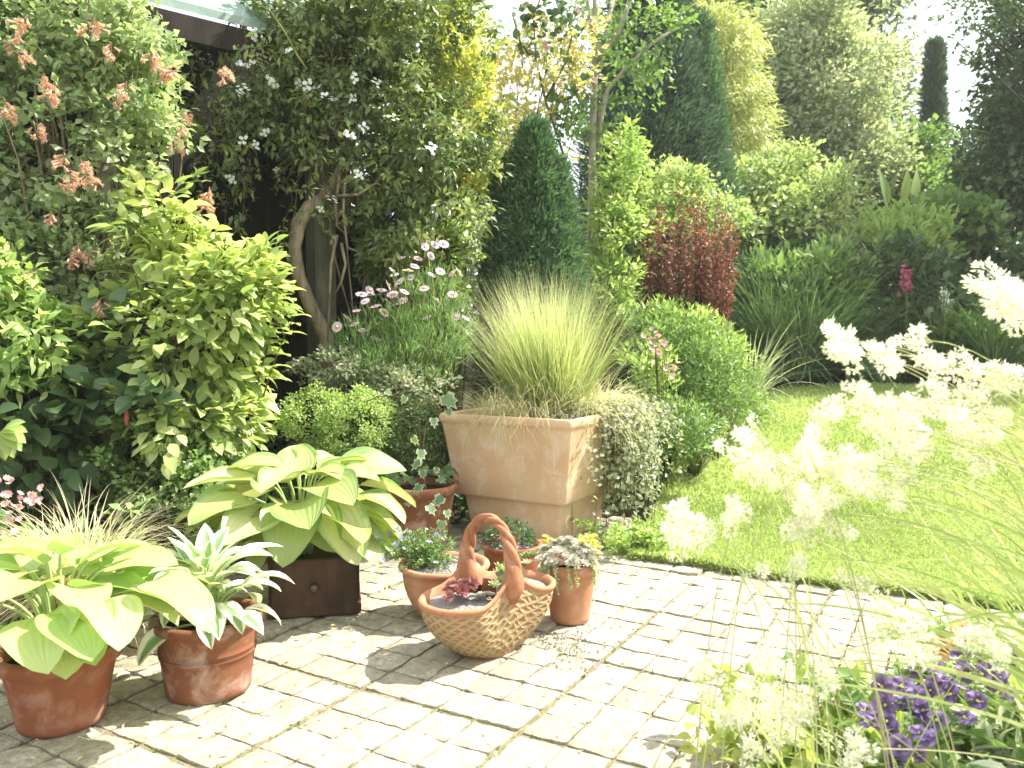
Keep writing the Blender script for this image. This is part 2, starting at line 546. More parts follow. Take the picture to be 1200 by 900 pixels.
M['purple_leaf'] = LM('purple_leaf', [(.07, .02, .02), (.15, .04, .03), (.3, .07, .045), (.36, .16, .07)], .35)
M['stipa'] = LM('feather_grass', [(.3, .39, .1), (.42, .48, .17), (.56, .56, .3)], .45, .5, .25, base=(.24, .35, .06), tip=(.56, .58, .34))
M['straw'] = LM('straw_grass', [(.5, .44, .22), (.62, .56, .32), (.7, .66, .44)], .4, .5, .25)
M['rush'] = LM('woodrush_blade', [(.2, .32, .05), (.34, .46, .1), (.48, .54, .18)], .45, .45)
M['rush_stem'] = LM('woodrush_stem', [(.4, .48, .16), (.46, .48, .2), (.38, .33, .16)], .25, .5)
M['white_fl'] = LM('white_floret', [(.8, .8, .7), (.85, .85, .78), (.88, .88, .84)], .45, .6, .2, tcol=1.0)
M['green_fine'] = LM('fine_green', [(.07, .16, .03), (.13, .27, .05), (.22, .36, .08)], .4)
M['daisy'] = LM('daisy_petal', [(.8, .62, .66), (.82, .68, .72), (.84, .76, .76)], .35, .6, .2, base=(.62, .3, .42), tcol=1.0)
M['trumpet'] = LM('trumpet_flower', [(.55, .22, .15), (.62, .3, .21), (.68, .42, .3)], .35, .5, .3, tip=(.7, .5, .38))
M['purple_fl'] = LM('pansy_petal', [(.12, .06, .28), (.2, .11, .42), (.34, .22, .55)], .35, .6, .2, base=(.05, .012, .09), tcol=1.0)
M['red_fl'] = LM('red_petal', [(.58, .05, .04), (.66, .11, .07), (.7, .24, .14)], .35, .5)
M['magenta_fl'] = LM('magenta_petal', [(.42, .03, .12), (.52, .06, .17), (.6, .14, .24)], .3, .5)
M['pink_fl'] = LM('pink_petal', [(.62, .22, .28), (.7, .36, .38), (.74, .5, .48)], .35, .5)
M['blue_fl'] = LM('blue_petal', [(.22, .25, .6), (.32, .34, .7), (.42, .42, .76)], .3, .5)
M['yellow_fl'] = LM('yellow_petal', [(.62, .5, .05), (.7, .6, .1), (.75, .65, .2)], .35, .5)
M['white_small'] = LM('white_petal', [(.76, .78, .78), (.82, .83, .82), (.86, .86, .84)], .35, .5)
M['houseleek_red'] = LM('red_houseleek', [(.2, .045, .05), (.32, .08, .08), (.4, .15, .12)], .15, .4)
M['houseleek_grey'] = LM('grey_stonecrop', [(.4, .4, .3), (.54, .52, .42), (.66, .62, .54)], .15, .5)
M['succulent'] = LM('green_succulent', [(.3, .42, .13), (.4, .5, .2), (.52, .58, .32)], .2, .4)
M['ivy'] = LM('variegated_ivy', [(.06, .15, .04), (.1, .2, .055)], .3, .35, .4, margin=(.42, .46, .26), mw=.74)
M['brass'] = NT('dark_brass').done(NT('x').pbr((0, 0, 0))) if False else None
t = NT('tarnished_knob'); M['brass'] = t.done(t.n('ShaderNodeBsdfPrincipled', {'Base Color': (.13, .09, .06, 1), 'Roughness': .4, 'Metallic': .6}).outputs[0])


# basket weave
def weave_mat():
    t = NT('woven_terracotta'); s, v, r = t.luv(); o = t.obj()
    wn = t.math('SUBTRACT', t.noise(16, 3, .6, o), .5)
    s2 = t.math('ADD', s, t.math('MULTIPLY', wn, .035)); v2 = t.math('ADD', v, t.math('MULTIPLY', wn, .2))
    a = t.math('SINE', t.math('MULTIPLY', t.math('ADD', t.math('MULTIPLY', s2, 27), t.math('MULTIPLY', v2, 7)), 6.2832))
    b = t.math('SINE', t.math('MULTIPLY', t.math('SUBTRACT', t.math('MULTIPLY', s2, 27), t.math('MULTIPLY', v2, 7)), 6.2832))
    h = t.math('MULTIPLY', t.math('MAXIMUM', a, b), r)
    n1 = t.noise(9, 5, .6, o); n2 = t.noise(30, 5, .6, o)
    col = t.mix(n1, (.4, .21, .115), (.46, .32, .2))
    col = t.mix(t.ramp(n2, [(.4, (0, 0, 0)), (.66, (.7, .7, .7))]), col, (.36, .3, .16))
    low = t.ramp(v, [(0, (.75, .75, .75)), (.75, (.1, .1, .1))])
    col = t.mix(t.math('MULTIPLY', low, n1), col, (.26, .25, .11))
    col = t.mix(t.math('MULTIPLY', t.ramp(h, [(0, (1, 1, 1)), (.45, (0, 0, 0))]), t.math('MULTIPLY', r, .5)), col, (.17, .12, .06))
    col = t.mix(r, t.mix(n2, (.34, .14, .07), (.46, .25, .15)), col)
    return t.done(t.pbr(col, .85, .2, t.bump(t.math('ADD', h, t.math('MULTIPLY', n2, .6)), .6, .008)))


M['weave'] = weave_mat()

# ------------------------------------------------------------------ light
SUN_AZ = np.array([.94, .3]); SUN_AZ = SUN_AZ / np.linalg.norm(SUN_AZ); SUN_EL = R(50)
w = bpy.data.worlds.new('World'); scene.world = w; w.use_nodes = True
nt = w.node_tree; nt.nodes.clear()
sky = nt.nodes.new('ShaderNodeTexSky'); sky.sky_type = 'NISHITA'; sky.sun_disc = False
sky.sun_elevation = SUN_EL; sky.sun_rotation = math.atan2(SUN_AZ[0], SUN_AZ[1])
sky.air_density = 1.0; sky.dust_density = 4.0; sky.ozone_density = .6
# thin bright cloud veiling the blue
tc = nt.nodes.new('ShaderNodeTexCoord'); nz = nt.nodes.new('ShaderNodeTexNoise'); nz.inputs['Scale'].default_value = 2.2; nz.inputs['Detail'].default_value = 5
rp = nt.nodes.new('ShaderNodeValToRGB'); rp.color_ramp.elements[0].position = .3; rp.color_ramp.elements[0].color = (.45, .45, .45, 1); rp.color_ramp.elements[1].position = .65; rp.color_ramp.elements[1].color = (.8, .8, .8, 1)
mixn = nt.nodes.new('ShaderNodeMix'); mixn.data_type = 'RGBA'; mixn.inputs[7].default_value = (9, 9.3, 9.4, 1)
bg = nt.nodes.new('ShaderNodeBackground'); bg.inputs[1].default_value = .1
wo = nt.nodes.new('ShaderNodeOutputWorld')
L_ = nt.links.new
L_(tc.outputs['Generated'], nz.inputs['Vector']); L_(nz.outputs['Fac'], rp.inputs[0]); L_(rp.outputs[0], mixn.inputs[0])
L_(sky.outputs[0], mixn.inputs[6]); L_(mixn.outputs[2], bg.inputs[0]); L_(bg.outputs[0], wo.inputs[0])
sd = bpy.data.lights.new('sun', 'SUN'); sd.energy = 5.0; sd.angle = R(.5); sd.color = (1, .95, .86)
so = bpy.data.objects.new('sun', sd); COL.objects.link(so)
tr_ = Vector((-SUN_AZ[0] * math.cos(SUN_EL), -SUN_AZ[1] * math.cos(SUN_EL), -math.sin(SUN_EL)))
so.rotation_euler = tr_.to_track_quat('-Z', 'Y').to_euler(); so.location = (6, 4, 9)
vs = scene.view_settings
vs.view_transform = 'Standard'; vs.look = 'None'; vs.gamma = 1; vs.exposure = 1.36; vs.use_curve_mapping = False
cy = scene.cycles
cy.max_bounces = 8; cy.diffuse_bounces = 4; cy.glossy_bounces = 2; cy.transmission_bounces = 5; cy.caustics_reflective = False; cy.caustics_refractive = False
cy.use_denoising = True
cy.use_adaptive_sampling = True; cy.adaptive_threshold = 0.02

# ------------------------------------------------------------------ ground, paving, lawn
DV = np.array([.867, -.498]); UV = np.array([.498, .867])
xs = np.concatenate([[-90, -60, -42], np.arange(-30, 31, 1.5), [42, 60, 90]])
ys = np.concatenate([[-30, -16, -6], np.arange(-2, 5, 1.0), np.arange(5, 15, .5), np.arange(15, 40, 2.5), [55, 80, 120]])
X, Y = np.meshgrid(xs, ys, indexing='ij')
Z = gz(Y) - .05
nx_, ny_ = X.shape
mb = MB()
i, j = np.meshgrid(np.arange(nx_ - 1), np.arange(ny_ - 1), indexing='ij'); i, j = i.ravel(), j.ravel()
mb.add(np.stack([X, Y, Z], -1).reshape(-1, 3), np.stack([i * ny_ + j, (i + 1) * ny_ + j, (i + 1) * ny_ + j + 1, i * ny_ + j + 1], 1))
tag(mb.build('ground', M['ground']), kind='structure')


def inside(pt, poly):
    x, y = pt; c = False; n = len(poly)
    for a in range(n):
        x1, y1 = poly[a]; x2, y2 = poly[(a + 1) % n]
        if (y1 > y) != (y2 > y) and x < (x2 - x1) * (y - y1) / (y2 - y1) + x1: c = not c
    return c


LAWN_FRONT = [(738, 656), (785, 661), (830, 667), (880, 676), (933, 683), (1010, 693), (1075, 700), (1133, 708), (1210, 719), (1330, 738)]
lf = [G(a, b)[:2] for a, b in LAWN_FRONT]
pave_poly = [(-3.4, -.6), (-3.4, 2.65), (-1.7, 3.0), (-1.15, 3.75), (-.6, 4.6), (.15, 5.15), (.78, 4.85), (.62, 4.05)] + [tuple(p + np.array([.0, .05])) for p in lf] + [(3.6, -.6)]
pave_poly = [tuple(map(float, p)) for p in pave_poly]


def sheet(name, poly, z, mat, smooth=False):
    import bmesh
    bm = bmesh.new()
    vs_ = [bm.verts.new((x, y, z)) for x, y in poly]
    bm.faces.new(vs_); bmesh.ops.triangulate(bm, faces=bm.faces[:])
    bmesh.ops.recalc_face_normals(bm, faces=bm.faces[:])
    me = bpy.data.meshes.new(name); bm.to_mesh(me); bm.free(); me.materials.append(mat)
    o = bpy.data.objects.new(name, me); COL.objects.link(o)
    return o


tag(sheet('paving_bed', pave_poly, -.0105, M['joint']), kind='structure')
O2 = G(607, 857)[:2]
SL, NS = .575, 4
mb = MB()
for a in range(-9, 9):
    for b in range(-6, 8):
        ju = rng.normal(0, .0035, 2); th = 0; tz = rng.normal(0, .002)
        for p in range(NS):
            for q in range(NS):
                gap, slabgap = .0034, .0065
                cell = (SL - 2 * slabgap) / NS
                ca = a * SL + slabgap + (p + .5) * cell + ju[0]; cb = b * SL + slabgap + (q + .5) * cell + ju[1] + (a % 2) * .0
                c = O2 + DV * ca + UV * cb
                if not inside(c, pave_poly): continue
                if c[1] < .2: continue
                hx = cell / 2 - gap * rng.uniform(.7, 1.2); hy = cell / 2 - gap * rng.uniform(.7, 1.2)
                # irregular hand-cut outline, domed rough top
                n1 = 9
                g = np.linspace(-1, 1, n1)
                gx, gy = np.meshgrid(g, g, indexing='ij')
                sup = 1 - .025 * (gx ** 4) * (gy ** 4)
                ph = rng.uniform(0, 6.28, 6)
                ox = gx * hx * sup + .0015 * np.sin(2.6 * gy + ph[0]) * np.abs(gx) + rng.normal(0, .0008, gx.shape)
                oy = gy * hy * sup + .0015 * np.sin(2.6 * gx + ph[1]) * np.abs(gy) + rng.normal(0, .0008, gx.shape)
                e = np.maximum(np.abs(gx), np.abs(gy))
                z = -.0035 * np.clip((e - .8) / .2, 0, 1) ** 2.5 + .0022 * np.sin(3 * gx + ph[2]) * np.sin(3 * gy + ph[3]) + rng.normal(0, .0009, gx.shape) + tz + rng.normal(0, .0018)
                z = z + rng.normal(0, .001) * gx + rng.normal(0, .001) * gy
                wx = c[0] + DV[0] * ox + UV[0] * oy; wy = c[1] + DV[1] * ox + UV[1] * oy
                v = np.stack([wx, wy, z], -1).reshape(-1, 3)
                ii, jj = np.meshgrid(np.arange(n1 - 1), np.arange(n1 - 1), indexing='ij'); ii, jj = ii.ravel(), jj.ravel()
                qd = np.stack([ii * n1 + jj, (ii + 1) * n1 + jj, (ii + 1) * n1 + jj + 1, ii * n1 + jj + 1], 1)
                # skirt
                ring = [k * n1 for k in range(n1)] + [(n1 - 1) * n1 + k for k in range(1, n1)] + [k * n1 + n1 - 1 for k in range(n1 - 2, -1, -1)] + [k for k in range(n1 - 2, 0, -1)]
                rim_ = v[ring].copy(); low = v[ring].copy(); low[:, 2] = -.03
                m = len(ring); base = n1 * n1
                sk = [(base + k, base + m + k, base + m + (k + 1) % m, base + (k + 1) % m) for k in range(m)]
                mb.add(np.concatenate([v, rim_, low]), np.concatenate([qd, np.array(sk)]), None, [0, 0, rng.uniform(0, 1)])
tag(mb.build('paving', M['sett']), kind='structure')

# moss tufts and grit along the paving joints
mb = MB()
for k in range(900):
    a = rng.integers(-6, 7); s_ = rng.uniform(-3, 3)
    c = O2 + (DV * a * SL + UV * s_ if rng.random() < .6 else UV * a * SL + DV * s_) + rng.normal(0, .006, 2)
    if not inside(c, pave_poly) or c[1] < .5: continue
    m = 5
    bp = np.array([c[0], c[1], -.0105]) + np.concatenate([rng.normal(0, .006, (m, 2)), np.zeros((m, 1))], 1)
    leaves(mb, bp, rng.normal(0, .5, (m, 3)) + [0, 0, .7], rdir(m), rng.uniform(.008, .02, m), .0022, rng.uniform(0, 1, m), rows=2)
tag(mb.build('joint_moss', M['box_leaf']), kind='stuff', label='tufts of moss and weed growing in the paving joints', cat='moss')

# lawn
LAWN_SIDE = [(915, 458), (885, 470), (862, 484), (838, 500), (812, 520), (790, 546), (772, 585), (758, 615), (745, 640)]
back = [(1400, 470), (1300, 466), (1200, 460), (1120, 456), (1050, 453), (980, 453)]
lawn_pts = [G(a, b) for a, b in LAWN_FRONT] + [GG(a, b) for a, b in back] + [GG(a, b) for a, b in LAWN_SIDE]
lawn_poly = [(float(p[0]), float(p[1])) for p in lawn_pts]
import bmesh
bm = bmesh.new()
f = bm.faces.new([bm.verts.new((x, y, 0)) for x, y in lawn_poly])
bmesh.ops.triangulate(bm, faces=bm.faces[:])
for _ in range(5):
    es = [e for e in bm.edges if e.calc_length() > .45]
    if not es: break
    bmesh.ops.subdivide_edges(bm, edges=es, cuts=1)
    bmesh.ops.triangulate(bm, faces=bm.faces[:])
bd = [e for e in bm.edges if e.is_boundary]
ext = bmesh.ops.extrude_edge_only(bm, edges=bd)
low = {v for v in ext['geom'] if isinstance(v, bmesh.types.BMVert)}
for v in bm.verts:
    v.co.z = float(gz(v.co.y)) + (.028 if v not in low else -.06)
bmesh.ops.recalc_face_normals(bm, faces=bm.faces[:])
me = bpy.data.meshes.new('lawn'); bm.to_mesh(me); bm.free(); me.materials.append(M['lawn'])
lw = bpy.data.objects.new('lawn', me); COL.objects.link(lw); tag(lw, kind='structure')

mb = MB()


def grass_in(poly, n, xr, yr, L, W):
    pts = []
    while len(pts) < n:
        p = (rng.uniform(*xr), rng.uniform(*yr))
        if inside(p, poly): pts.append(p)
    p = np.array(pts); m = len(p)
    b = np.concatenate([p, (gz(p[:, 1]) + .026)[:, None]], 1)
    patch = .5 + .5 * np.sin(p[:, 0] * 2.1 + 1) * np.sin(p[:, 1] * 1.7) + rng.normal(0, .18, m)
    leaves(mb, b, rng.normal(0, .45, (m, 3)) + [0, 0, 1], rdir(m), L * rng.uniform(.6, 1.4, m), W, np.clip(patch, 0, 1), rows=2, bend=.5)


xr = (min(p[0] for p in lawn_poly), min(6, max(p[0] for p in lawn_poly)))
ymx = max(p[1] for p in lawn_poly)
grass_in(lawn_poly, 36000, (.5, 3.0), (2.4, 5.2), .019, .0022)
grass_in(lawn_poly, 22000, (.6, 4.6), (4.8, 8.0), .034, .004)
grass_in(lawn_poly, 9000, (.8, 6), (7.5, ymx), .045, .007)
# ragged turf along the cut edge
for a, b in zip(lf[:-1], lf[1:]):
    m = int(1500 * np.linalg.norm(b - a))
    t_ = rng.uniform(0, 1, m)[:, None]
    p = a + (b - a) * t_ + rng.normal(0, .008, (m, 2)) + np.array([.0, .012])
    bpt = np.concatenate([p, rng.uniform(-.005, .03, (m, 1))], 1)
    leaves(mb, bpt, rng.normal(0, .5, (m, 3)) + [-.25, -.5, .55], rdir(m), rng.uniform(.02, .045, m), .0022, rng.uniform(0, .8, m), rows=2, bend=.6)
tag(mb.build('lawn_grass', M['blade']), 'short mown grass of the lawn beside the paving', 'grass', kind='stuff')

# planting soil of the right hand border
bed = [(.62, .75), (.58, 1.85), (.74, 2.2), (1.15, 2.42), (1.7, 2.5), (2.7, 2.45), (2.7, .75)]
tag(sheet('border_soil', bed, .03, M['soil']), kind='structure')


# ------------------------------------------------------------------ shelter behind the climbers
E0 = np.array([-1.966, 4.80]); E1 = np.array([-1.27, 5.37]); ED = unit(E1 - E0); EN = np.array([-ED[1], ED[0]])   # EN points into the shelter
A0 = E0 - ED * 1.1; zE = 3.0
sh = thing('garden_shelter', 'dark timber shelter with a pale green sloping roof behind the climbers', 'shelter', (*((A0 + E1) / 2), 0))
mb = MB()
b0, b1 = A0 - ED * .1 - EN * .08, E1 + ED * .45 - EN * .08
rr, rzz = EN * 1.5, 1.45
for dz, in ((0,),):
    q0 = np.array([*b0, zE]); q1 = np.array([*b1, zE]); q2 = np.array([*(b1 + rr), zE + rzz]); q3 = np.array([*(b0 + rr), zE + rzz])
    up = np.array([0, 0, .05])
    mb.add([q0, q1, q2, q3, q0 + up, q1 + up, q2 + up, q3 + up], [(0, 3, 2, 1), (4, 5, 6, 7), (0, 1, 5, 4), (1, 2, 6, 5), (2, 3, 7, 6), (3, 0, 4, 7)])
mb.build('roof', M['roof'], sh, smooth=False)
mb = MB(); c = (b0 + b1) / 2 + EN * .03
box(mb, (*c, zE - .09), (np.linalg.norm(b1 - b0) / 2, .025, .075), math.atan2(ED[1], ED[0])); mb.build('fascia', M['shed_wood'], sh, smooth=False)
mb = MB()
ang = math.atan2(ED[1], ED[0])
for k in range(16):
    f = (k + .5) / 16
    c = A0 + (E1 + ED * .3 - A0) * f + EN * 1.25
    box(mb, (*c, 1.7), (np.linalg.norm(E1 + ED * .3 - A0) / 32 - .002, .012 + .003 * (k % 2), 1.7), ang, rng.uniform())
mb.build('back_wall', M['shed_wood'], sh, smooth=False)
mb = MB()
for k in range(9):
    c = A0 + EN * (.08 + (k + .5) * .13)
    box(mb, (*c, 1.6), (.012 + .003 * (k % 2), .063, 1.6), ang, rng.uniform())
mb.build('side_wall', M['shed_wood'], sh, smooth=False)
mb = MB()
for k in range(9):
    c = E1 + ED * .28 + EN * (.12 + (k + .5) * .13)
    box(mb, (*c, 1.6), (.012 + .003 * (k % 2), .063, 1.6), ang, rng.uniform())
mb.build('side_wall', M['shed_wood'], sh, smooth=False)
mb = MB(); box(mb, (*E1, 1.45), (.075, .075, 1.45), ang, bev=.008); mb.build('post', M['post'], sh, smooth=False)
mb = MB(); c = P(128, 300, 4.45); box(mb, (c[0], c[1], 1.2), (.045, .045, 1.2), ang, bev=.008); mb.build('post', M['bark_pale'], sh, smooth=False)

# ------------------------------------------------------------------ generic plants


def base_under(p, Y=None):
    return np.array([p[0], p[1], float(gz(p[1]))])


def plant(name, label, cat, lobes, ncl, per, rad, L, W, mat, stem_mat='bark_dark', stem_r=.012, nst=14, part='foliage', stem_part='stems',
          group=None, base=None, inner=.45, rough=.28, minz=None, **kw):
    c0 = lobes[0][0]
    b = base_under(c0) if base is None else np.asarray(base, float)
    t = thing(name, label, cat, b, group)
    cen, out = clusters(lobes, ncl, inner, rough)
    g = gz(cen[:, 1]) + (.04 if minz is None else minz)
    cen[:, 2] = np.where(cen[:, 2] < g, g + rng.uniform(0, .1, len(cen)), cen[:, 2])
    mb = MB(); foliage(mb, cen, out, per, rad, L, W, **kw); fo = mb.build(part, M[mat], t)
    if nst:
        mb = MB()
        for k in rng.choice(len(cen), min(nst, len(cen)), replace=False):
            s0 = b + np.array([*rng.normal(0, stem_r * 2.5, 2), 0])
            m = s0 * .55 + cen[k] * .45 + np.array([0, 0, .25 * abs(cen[k][2] - b[2])])
            p = bez(s0, m, cen[k], 8); p[1:-1] += rng.normal(0, .012 * np.linalg.norm(cen[k] - s0), (6, 3))
            tube(mb, p, np.linspace(stem_r, stem_r * .25, 8), 5, rng.uniform())
        mb.build(stem_part, M[stem_mat], t)
    return t, cen, out


def tree(name, label, lobes, ncl, per, rad, L, W, mat, trunk_r=.12, nbr=12, bark='bark_dark', group=None, cat='tree', **kw):
    b = base_under(lobes[0][0])
    t = thing(name, label, cat, b, group)
    inner = kw.pop('inner', .5); rough = kw.pop('rough', .3)
    cen, out = clusters(lobes, ncl, inner, rough)
    g = gz(cen[:, 1]) + .1
    cen[:, 2] = np.maximum(cen[:, 2], g)
    mb = MB(); foliage(mb, cen, out, per, rad, L, W, **kw); mb.build('crown', M[mat], t)
    mb = MB()
    top = max((l[0] + [0, 0, l[1][2] * .5] for l in lobes), key=lambda p: p[2])
    path = crv(b, top, 9, 0, .012); tube(mb, path, np.linspace(trunk_r, trunk_r * .15, 9), 8)
    for k in rng.choice(len(cen), min(nbr, len(cen)), replace=False):
        f = rng.uniform(.2, .85); i0 = int(f * 8)
        p = bez(path[i0], (path[i0] + cen[k]) / 2 + [0, 0, .1], cen[k], 6)
        tube(mb, p, np.linspace(trunk_r * (1 - f) * .5 + .01, .006, 6), 5)
    mb.build('trunk', M[bark], t)
    return t, cen


def conifer(name, label, px, ytop, Y, rpx, ybase, n, per, L, W, mat, prof, group=None, spray=.13, tops=None):
    top = P(px, ytop, Y); b = np.array([top[0], Y, float(gz(Y))]); Hh = top[2] - b[2]; rm = rpx * Y / FPX
    t = thing(name, label, 'conifer', b, group)
    mb = MB(); cs, os_ = [], []
    cols = [(0, 0, 1.0, 1.0)] + (tops or [])
    for (dx, dy, hs, rs) in cols:
        m = int(n * hs * rs)
        h = 1 - rng.uniform(0, 1, m) ** 1.0
        a = rng.uniform(0, 6.2832, m)
        rr_ = np.array([prof(x) for x in h]) * rm * rs * (.5 + .5 * rng.uniform(0, 1, m) ** .4) * (1 + .11 * np.sin(a * 5 + h * 9) + .1 * np.sin(a * 9 - h * 23) + .07 * np.sin(a * 17 + h * 61) + rng.normal(0, .05, m))
        c = np.stack([b[0] + dx + rr_ * np.cos(a), b[1] + dy + rr_ * np.sin(a), b[2] + h * Hh * hs], 1)
        cs.append(c); os_.append(np.stack([np.cos(a), np.sin(a), np.zeros(m)], 1))
    c = np.concatenate(cs); o = np.concatenate(os_)
    foliage(mb, c, o, per, spray, L, W, prof='lance', rows=2, ao=.7, au=.65, ar=.8, nu=.1, no=.8, nr=.6, bend=.1, cvar=.75)
    mb.build('crown', M[mat], t)
    mb = MB(); tube(mb, crv(b, [b[0], b[1], b[2] + Hh * .93], 7, 0, .004), np.linspace(rm * .16, .01, 7), 8); mb.build('trunk', M['bark_dark'], t)
    return t


def tuft(mb, c, n, L, W, spread=.5, bend=(.6, 1.6), r0=.05, rows=7, lean=(0, 0, 0), rnd=(0, 1)):
    a = rng.uniform(0, 6.2832, n); rr_ = r0 * np.sqrt(rng.uniform(0, 1, n))
    b = np.asarray(c) + np.stack([rr_ * np.cos(a), rr_ * np.sin(a), np.zeros(n)], 1)
    a2 = a + rng.normal(0, .6, n); tl = np.abs(rng.normal(0, spread, n))
    d = np.stack([np.cos(a2) * np.sin(tl), np.sin(a2) * np.sin(tl), np.cos(tl)], 1) + np.asarray(lean)
    nn = np.stack([-np.cos(a2) * np.cos(tl), -np.sin(a2) * np.cos(tl), np.sin(tl)], 1) + rng.normal(0, .25, (n, 3))
    leaves(mb, b, d, nn, L * rng.uniform(.55, 1.15, n), W, rng.uniform(*rnd, n), 'blade', rows, 2, rng.uniform(*bend, n), 0)


# ------------------------------------------------------------------ pots
def pot(name, label, c, r_top, r_bot, h, mat, rim=.03, lip=.012, bands=(), soil='soil', wob=.006, tilt=0, cat='plant pot', group=None):
    t = thing(name, label, cat, (*c[:2], c[2]), group)
    mb = MB()
    def rad(z): return r_bot + (r_top - r_bot) * z / h
    pr = [(0.001, 0), (r_bot * .9, 0), (r_bot, .006)]
    for z in np.linspace(.02, h - rim - .01, 10):
        pr.append((rad(z), z))
    for bz in bands:
        pr += [(rad(bz) + .0, bz - .006), (rad(bz) + .0035, bz - .003), (rad(bz) + .0035, bz + .003), (rad(bz), bz + .006)]
    pr = pr[:3] + sorted(pr[3:], key=lambda q: q[1])
    pr += [(rad(h - rim), h - rim - .004), (r_top + lip, h - rim + .006), (r_top + lip + .003, h - rim * .5), (r_top + lip, h - .004), (r_top + lip - .006, h),
           (r_top - .008, h - .001), (r_top - .016, h - .01), (r_top - .022, h - .06)]
    lathe(mb, pr, 56, wob)
    o = mb.build('pot_wall', M[mat], t, loc=(0, 0, 0))
    mb = MB(); disc(mb, (0, 0, h - .04), r_top - .014, r_top - .014); mb.build('soil', M[soil], t, loc=(0, 0, 0))
    return t


pc1 = np.array([-1.3, 2.26, 0.0]); pc2 = np.array([-.955, 2.47, 0.0])
pot('terracotta_pot', 'plain orange terracotta pot under the lime hosta, leftmost on the paving', pc1, .155, .112, .225, 'clay', .045, .008)
pot('terracotta_pot', 'weathered terracotta pot with a rolled rim and white bloom under the white-edged hosta', pc2, .155, .125, .245, 'clay_old', .03, .012, (.13, .142))
pcs = np.array([.228, 3.1, 0.0])
pot('terracotta_pot', 'small tapered terracotta pot of grey stonecrop at the planter corner', pcs, .104, .075, .235, 'clay_pale', .05, .008)


# bowls
def bowl(label, c, r, rb, h, mat):
    t = thing('terracotta_bowl', label, 'bowl', c)
    mb = MB()
    pr = [(.001, 0), (rb * .92, 0), (rb, .008)] + [(rb + (r - rb) * math.sin(f * math.pi / 2), .008 + (h - .03) * f ** 1.3) for f in np.linspace(.1, 1, 9)] + \
         [(r + .012, h - .02), (r + .016, h - .01), (r + .012, h), (r - .004, h), (r - .014, h - .012), (r - .03, h - .05)]
    lathe(mb, pr, 56, .008); mb.build('bowl_wall', M[mat], t, loc=(0, 0, 0))
    mb = MB(); disc(mb, (0, 0, h - .022), r - .012, r - .012, 40, 6, .018); mb.build('grit', M['grit'], t, loc=(0, 0, 0))
    return t


bc = np.array([-.27, 3.15, 0])
bowl('terracotta bowl of blue flowers and pale grit behind the basket', bc, .165, .09, .215, 'clay_pale')
bc2 = np.array([.0, 3.55, 0])
bowl('low terracotta bowl with a dark green mound behind the basket handle', bc2, .125, .08, .19, 'clay')
# square-ish pot beside the planter, its shade put into a darker clay
ps = P(497, 570, 4.25)
pot('terracotta_pot', 'dark shaded terracotta pot behind the blue flowers, left of the planter', (ps[0] - .03, 4.22, 0), .2, .15, .34, 'clay_old', .05, .01)

# ------------------------------------------------------------------ big square planter
PC = np.array([.3, 4.06]) + (-DV) * .41 + UV * .41
PYAW = math.atan2(DV[1], DV[0])


def sq_loop(half, z, r=.02, seg=5):
    pts = []
    for k, (sx, sy) in enumerate(((1, -1), (1, 1), (-1, 1), (-1, -1))):
        for s_ in range(seg):
            a = -math.pi / 2 + k * math.pi / 2 + s_ / (seg - 1) * math.pi / 2
            pts.append((sx * (half - r) + r * math.cos(a), sy * (half - r) + r * math.sin(a), z))
        # extra points along the straight side
        nxt = ((1, 1), (-1, 1), (-1, -1), (1, -1))[k]
        a0 = np.array(pts[-1]); b_ = np.array([nxt[0] * (half - r) + r * math.cos(a), nxt[1] * (half - r) + r * math.sin(a), z])
        for f in (.2, .4, .6, .8): pts.append(tuple(a0 + (b_ - a0) * f))
    return np.array(pts)


pl = thing('square_planter', 'large square two-tier sandy terracotta planter holding feather grass', 'planter', (*PC, 0))
mb = MB()
prof = [(.268, 0), (.282, .01), (.293, .11), (.308, .21), (.312, .226), (.342, .23), (.35, .245), (.362, .36), (.382, .5), (.4, .62), (.405, .64), (.412, .648), (.414, .675), (.408, .69), (.385, .69), (.378, .68), (.37, .6)]
loops = [sq_loop(h_, z_) for h_, z_ in prof]
nl = len(loops[0]); v = np.concatenate(loops)
v[:, :2] += rng.normal(0, .0008, (len(v), 2))
q = [(i * nl + k, i * nl + (k + 1) % nl, (i + 1) * nl + (k + 1) % nl, (i + 1) * nl + k) for i in range(len(loops) - 1) for k in range(nl)]
mb.add(v, q)
po = mb.build('planter_wall', M['sand_clay'], pl, loc=(0, 0, 0)); po.rotation_euler = (0, 0, PYAW)
bv = po.modifiers.new('Bevel', 'BEVEL'); bv.width = .004; bv.segments = 2; bv.limit_method = 'ANGLE'; bv.angle_limit = R(40)
mb = MB()
g = np.linspace(-.372, .372, 14); gx, gy = np.meshgrid(g, g, indexing='ij'); z = .635 + .02 * (1 - (gx / .37) ** 2) + rng.normal(0, .006, gx.shape)
ii, jj = np.meshgrid(np.arange(13), np.arange(13), indexing='ij'); ii, jj = ii.ravel(), jj.ravel()
mb.add(np.stack([gx, gy, z], -1).reshape(-1, 3), np.stack([ii * 14 + jj, (ii + 1) * 14 + jj, (ii + 1) * 14 + jj + 1, ii * 14 + jj + 1], 1))
o = mb.build('soil', M['soil'], pl, loc=(0, 0, 0)); o.rotation_euler = (0, 0, PYAW)

